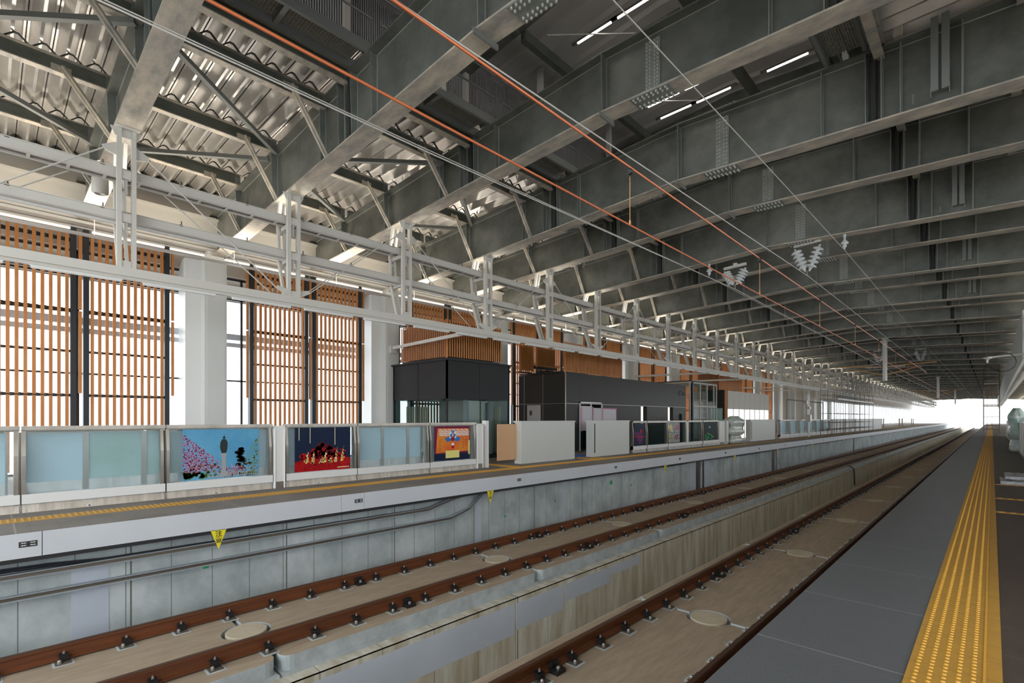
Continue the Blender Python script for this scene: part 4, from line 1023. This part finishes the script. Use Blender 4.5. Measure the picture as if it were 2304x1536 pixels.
wire('feeder_wire', [(-3.35, -3, 6.5), (-3.2, 8, 6.42), (-3.1, 17.2, 6.38), (-3.0, 48, 6.0), (-2.8, 75, 5.9), (-2.9, 110, 5.8), (-2.7, 190, 5.6)], .009, 'wire', 'thin grey wire nearest the near platform')
for i, y in enumerate((5.18, 9.7, 14.1, 18.5, 23, 27.5, 32)):
    e = empty('dropper', (-3.05, y, 3.75), 'dropper with a black clamp between the orange wires, %s from the camera' % nth(i+1), 'dropper', 'droppers between the orange wires')
    b = MB(); b.tube([(0, 0, 0), (0, 0, .56)], .004, 5); b.tube([(0, 0, .0), (0, 0, .05)], .010, 6); b.build('rod', 'orange_rod', e)
    b = MB(); b.lathe([(.02, -.03), (.036, -.02), (.036, .02), (.02, .03)], (0, 0, .62), (0, 1, 0), 10); b.build('clamp', 'ink', e)
def vins(x, y, z, w, lb, wz):
    e = empty('insulator_pair', (x, y, z), lb, 'insulator', 'hanging insulator pairs')
    b = MB(); b.bar((-w/2, 0, 0), (w/2, -.12, 0), .08, .08); b.box(-.06, .06, -.05, .05, 0, .12); b.build('bracket', 'frame_paint', e)
    for s in (-1, 1):
        b = MB(); p = Vector((s*w/2*.92, -.05, -.1)); q = Vector((0.05*s, -.05, wz-z+.12)); d = (q-p); L = d.length
        prof = []; n = 5
        for i in range(n):
            t = L*(.10+.80*i/n); prof += [(.04, t), (.12, t+.02), (.155, t+.05), (.15, t+.07), (.06, t+.085)]
        prof = [(.02, 0)]+prof+[(.02, L)]
        b.lathe(prof, p, d, 16); b.build('insulator_string', 'porcelain', e, smooth=True)
    b = MB(); b.tube([(0, -.05, wz-z+.15), (0, -.05, wz-z-.02)], .02, 6); b.build('clamp', 'bolt', e)
vins(-6.2, 17.3, 6.55, .75, 'ribbed white insulator pair hanging below a girder, left one of the two large pairs', 5.82)
vins(-4.1, 17.45, 6.85, .75, 'ribbed white insulator pair hanging below a girder, right one of the two large pairs', 5.87)
vins(-6.4, 48.3, 6.75, .7, 'distant white insulator pair left of the white hanging pole', 5.7); vins(-4.1, 51.4, 6.97, .7, 'distant white insulator pair right of the white hanging pole', 5.9)
for x, y, z, nm in ((-3.1, 17.25, 6.40, 'right of the large pairs'), (-7.1, 17.35, 6.42, 'left of the large pairs')):
    e = empty('post_insulator', (x, y, z), 'small bell-shaped insulator hanging from a girder '+nm, 'insulator')
    b = MB(); b.lathe([(.05, .45), (.03, .36), (.03, .28), (.05, .26), (.10, .19), (.10, .17), (.03, .15), (.06, .10), (.03, .06), (.015, 0)], (0, 0, .0), (0, 0, 1), 14); b.build('bell', 'porcelain', e, smooth=True)
for i, (y, zp) in enumerate(((Y0+P*13, 6.92), (Y0+P*28, 7.11), (Y0+P*42, 7.11))):
    e = empty('hanging_pole', (-5.25, y, zp), 'white pole hung from the roof centre with catenary arms, %s from the camera' % nth(i+1), 'pole', 'hanging poles')
    b = MB(); b.tube([(0, 0, 0), (0, 0, -2.9)], .13, 12); b.build('pole', 'white_paint', e); b = MB(); b.box(-.3, .3, -.12, .12, -.25, -.2); b.box(-.18, .18, -.15, .15, -.12, 0); b.build('head_clamp', 'frame_paint', e)
    for s in (-1, 1):
        b = MB(); b.tube([(s*.1, 0, -1.95), (s*1.2, 0, -1.88)], .05, 8); b.mi = 1
        for t in range(12): b.lathe([(.04, 0), (.075, .02), (.04, .04)], (s*(.25+t*.07), 0, -1.94), (s, 0, 0), 10)
        b.mi = 0; b.tube([(s*1.2, 0, -1.88), (s*2.7, 0, -1.80)], .035, 8); b.tube([(s*.1, 0, -2.5), (s*1.9, 0, -2.0)], .03, 8); b.build('cantilever_arm', ['orange_rod', 'porcelain'], e, 'orange cantilever arm with ribbed insulator')
# small hardware hung on girders at the right
for i, k in enumerate((3, 5, 7, 9)):
    y = Y0+P*k-.22
    e = empty('hanger_channel', (-.62, y, 6.9), 'pair of grey hanger channels over the near platform edge, %s from the camera' % nth(i+1), 'hanger', 'hanger channels')
    for dx in (-.07, .07):
        b = MB(); b.box(dx-.05, dx+.05, -.03, .03, .02, 1.25); b.build('channel', 'brace', e)
    b = MB(); 
    for dx in (-.35, -.12, .12): b.tube([(dx, 0, -.06), (dx, 0, .1)], .008, 5)
    b.build('bolt', 'bolt', e)

# security camera / fan on girder, wall items
e = empty('loudspeaker', (-14.0, 1.70, 6.36), 'white cylindrical loudspeaker under the nearest roof girder', 'loudspeaker')
b = MB(); b.lathe([(.10, 0), (.15, .03), (.15, .32), (.10, .36)], (0, 0, 0), (0, 0, 1), 20); b.build('body', 'frame_paint', e, smooth=True); b = MB(); b.box(-.22, .22, -.03, .03, .36, .40); b.tube([(-.2, 0, .38), (-.2, .0, .44)], .015, 6); b.tube([(.2, 0, .38), (.2, .0, .44)], .015, 6); b.build('bracket', 'bolt', e)

# ---------------------------------------------------------------- right side: fence, wrapped equipment, sheets, scaffold
e = empty('fence_wall', (.86, 6, 0), 'pale solid platform fence at the edge of the near platform', 'fence')
b = MB(); b.box(0, .22, 0, 52, .06, 1.30); b.build('panel', 'white_wall', e); b = MB(); b.box(-.03, .24, 0, 52, 0, .06); b.build('base_trim', 'steel', e)
b = MB()
for i in range(26): b.box(-.008, 0, i*2, i*2+.02, .06, 1.3)
b.build('panel_joint', 'steel_dark', e)
e = wrap((.80, 32, 0), .44, 1.3, 1.95, 'plastic_teal', 'machine wrapped in greenish plastic beside the near platform fence', seed=5)
b = MB()
rr = random.Random(11)
def sheet_stack(x0, x1, y0, y1, z0, lb):
    b = MB(); n = 10; m_ = 6; top = []
    for i in range(n+1):
        for j in range(m_+1):
            top.append((x0+(x1-x0)*i/n+rr.uniform(-.015, .015), y0+(y1-y0)*j/m_+rr.uniform(-.02, .02), z0+rr.uniform(.05, .09)))
    k = len(top); fs = [(i*(m_+1)+j, (i+1)*(m_+1)+j, (i+1)*(m_+1)+j+1, i*(m_+1)+j+1) for i in range(n) for j in range(m_)]
    b.add(top, fs); b.add([(x0, y0, z0), (x1, y0, z0), (x1, y1, z0), (x0, y1, z0)], [(3, 2, 1, 0)])
    for a, c in (((x0, y0), (x1, y0)), ((x1, y0), (x1, y1)), ((x1, y1), (x0, y1)), ((x0, y1), (x0, y0))): b.add([(a[0], a[1], z0), (c[0], c[1], z0), (c[0], c[1], z0+.07), (a[0], a[1], z0+.07)], [(0, 1, 2, 3)])
    tag(b.build('plastic_sheeting', 'silver_sheet'), lb, 'plastic sheeting')
sheet_stack(.14, .80, 15.9, 16.9, .001, 'crumpled silver plastic sheet lying flat on the near platform')
sheet_stack(.22, .82, 16.3, 17.4, .085, 'folded silver plastic bundle on top of the flat sheet')

def scaffold(name, x0, x1, ys, levels, top, lb, m, ladder=True, bays=None):
    e = empty(name, (x0, ys[0], 0), lb, 'scaffold'); 
    for x in (x0, x1):
        for y in ys:
            b = MB(); b.tube([(x-x0, y-ys[0], 4.12 if 'upper' in lb else 0), (x-x0, y-ys[0], top)], .045 if m == 'scaff_rust' else .028, 6); b.build('upright', m, e)
    b = MB()
    for z in levels:
        for y in ys: b.tube([(0, y-ys[0], z), (x1-x0, y-ys[0], z)], .035 if m == 'scaff_rust' else .018, 6)
        for x in (0, x1-x0): b.tube([(x, 0, z), (x, ys[-1]-ys[0], z)], .018, 6)
    b.build('crossbar', m, e)
    return e
e = scaffold('scaffold_tower', -.62, .55, (70, 71.8), (.35, .75, 1.6, 2.7, 3.9, 4.9, 5.6, 6.6), 7.0, 'narrow scaffold tower standing across the near platform', 'scaff_rust')
b = MB(); b.box(-.05, 1.2, 0, 1.8, 2.78, 2.86); b.box(-.05, 1.2, 0, 1.8, 4.9, 4.98); b.build('deck_board', 'steel_dark', e)
b = MB(); 
for x in (.25, .62): b.tube([(x, .1, .4), (x, .1, 4.9)], .02, 6)
for i in range(15): b.tube([(.25, .1, .5+i*.3), (.62, .1, .5+i*.3)], .014, 5)
b.build('ladder', 'scaff_rust', e)
ys = [50.5+2.6*i for i in range(8)]
e = scaffold('scaffold', -10.85, -9.65, ys, (.5, 1.1, 1.9, 3.0, 3.5, 3.9), 4.1, 'wide pipe scaffold standing on the left platform', 'scaff')
b = MB(); b.box(-.1, 1.3, 0, 18, 3.1, 3.2); b.build('deck_board', 'steel_dark', e); b = MB(); b.box(.2, .26, 5, 15, 3.25, 3.7); b.build('banner', 'black', e)
b = MB()
for x in (.9, 1.1): b.tube([(1.2, 6+x, .6), (1.2, 6+x, 3)], .02, 6)
b.build('ladder', 'scaff', e)
e = scaffold('scaffold_tower', -10.85, -9.65, (59, 61.5, 64, 66.5), (4.3, 4.8, 5.3, 5.8), 6.1, 'upper scaffold tower rising above the wide one on the left platform', 'scaff')
# dark portal frame
b = MB(); b.tube([(-12.9, 48, 0), (-12.9, 48, 3.1)], .05, 6); b.tube([(-12.9, 48, 3.1), (-12.9, 61, 3.1)], .05, 6); b.tube([(-12.9, 61, 0), (-12.9, 61, 3.1)], .05, 6)
tag(b.build('portal_gantry', 'scaff'), 'thin dark portal gantry before the scaffold on the left platform', 'gantry')
e = empty('signal_pole', (-10.65, 45.6, 0), 'white signal pole with small boxes rising in front of the far fence', 'pole')
b = MB(); b.tube([(0, 0, 0), (0, 0, 3.4)], .08, 10); b.build('pole', 'white_paint', e); b = MB(); b.box(-.18, .18, -.2, .2, 1.2, 1.75); b.box(-.12, .12, -.15, .15, 2.2, 2.4); b.box(-.1, .1, -.9, -.6, 2.6, 2.9); b.build('control_box', 'steel', e)
e = empty('platform_camera', (.2, 30, 4.0), 'white camera bracket with a looped black cable over the near platform', 'camera')
b = MB(); b.bar((1.1, .3, .22), (-.35, 0, .12), .10, .06); b.build('arm', 'frame_paint', e); b = MB(); b.lathe([(.16, .12), (.14, .08), (.05, .02), (.03, -.12)], (-.35, 0, 0), (0, 0, 1), 14); b.build('housing', 'frame_paint', e)
b = MB(); b.tube([(.12+.42*math.cos(R(a)), 0, -.12+.40*math.sin(R(a))) for a in range(0, 361, 15)], .016, 6); b.tube([(-.35, 0, -.1), (-.25, 0, -.35), (.1, 0, -.52)], .014, 6); b.build('looped_cable', 'ink', e)
b = MB(); b.bar((.95, 20, 0), (.95, 20, .01), .01, .01)
# far items on left platform
for i, y in enumerate((92, 94, 112, 116, 131, 134)):
    b = MB(); b.tube([(0, 0, 0), (0, 0, 1.4)], .08, 8); tag(b.build('bollard', 'scaff_rust', loc=(-11.9, y, 0)), 'far upright post on the left platform, %s beyond the scaffold' % nth(i+1), 'post', 'far posts on the left platform')
print('objects', len(bpy.data.objects))
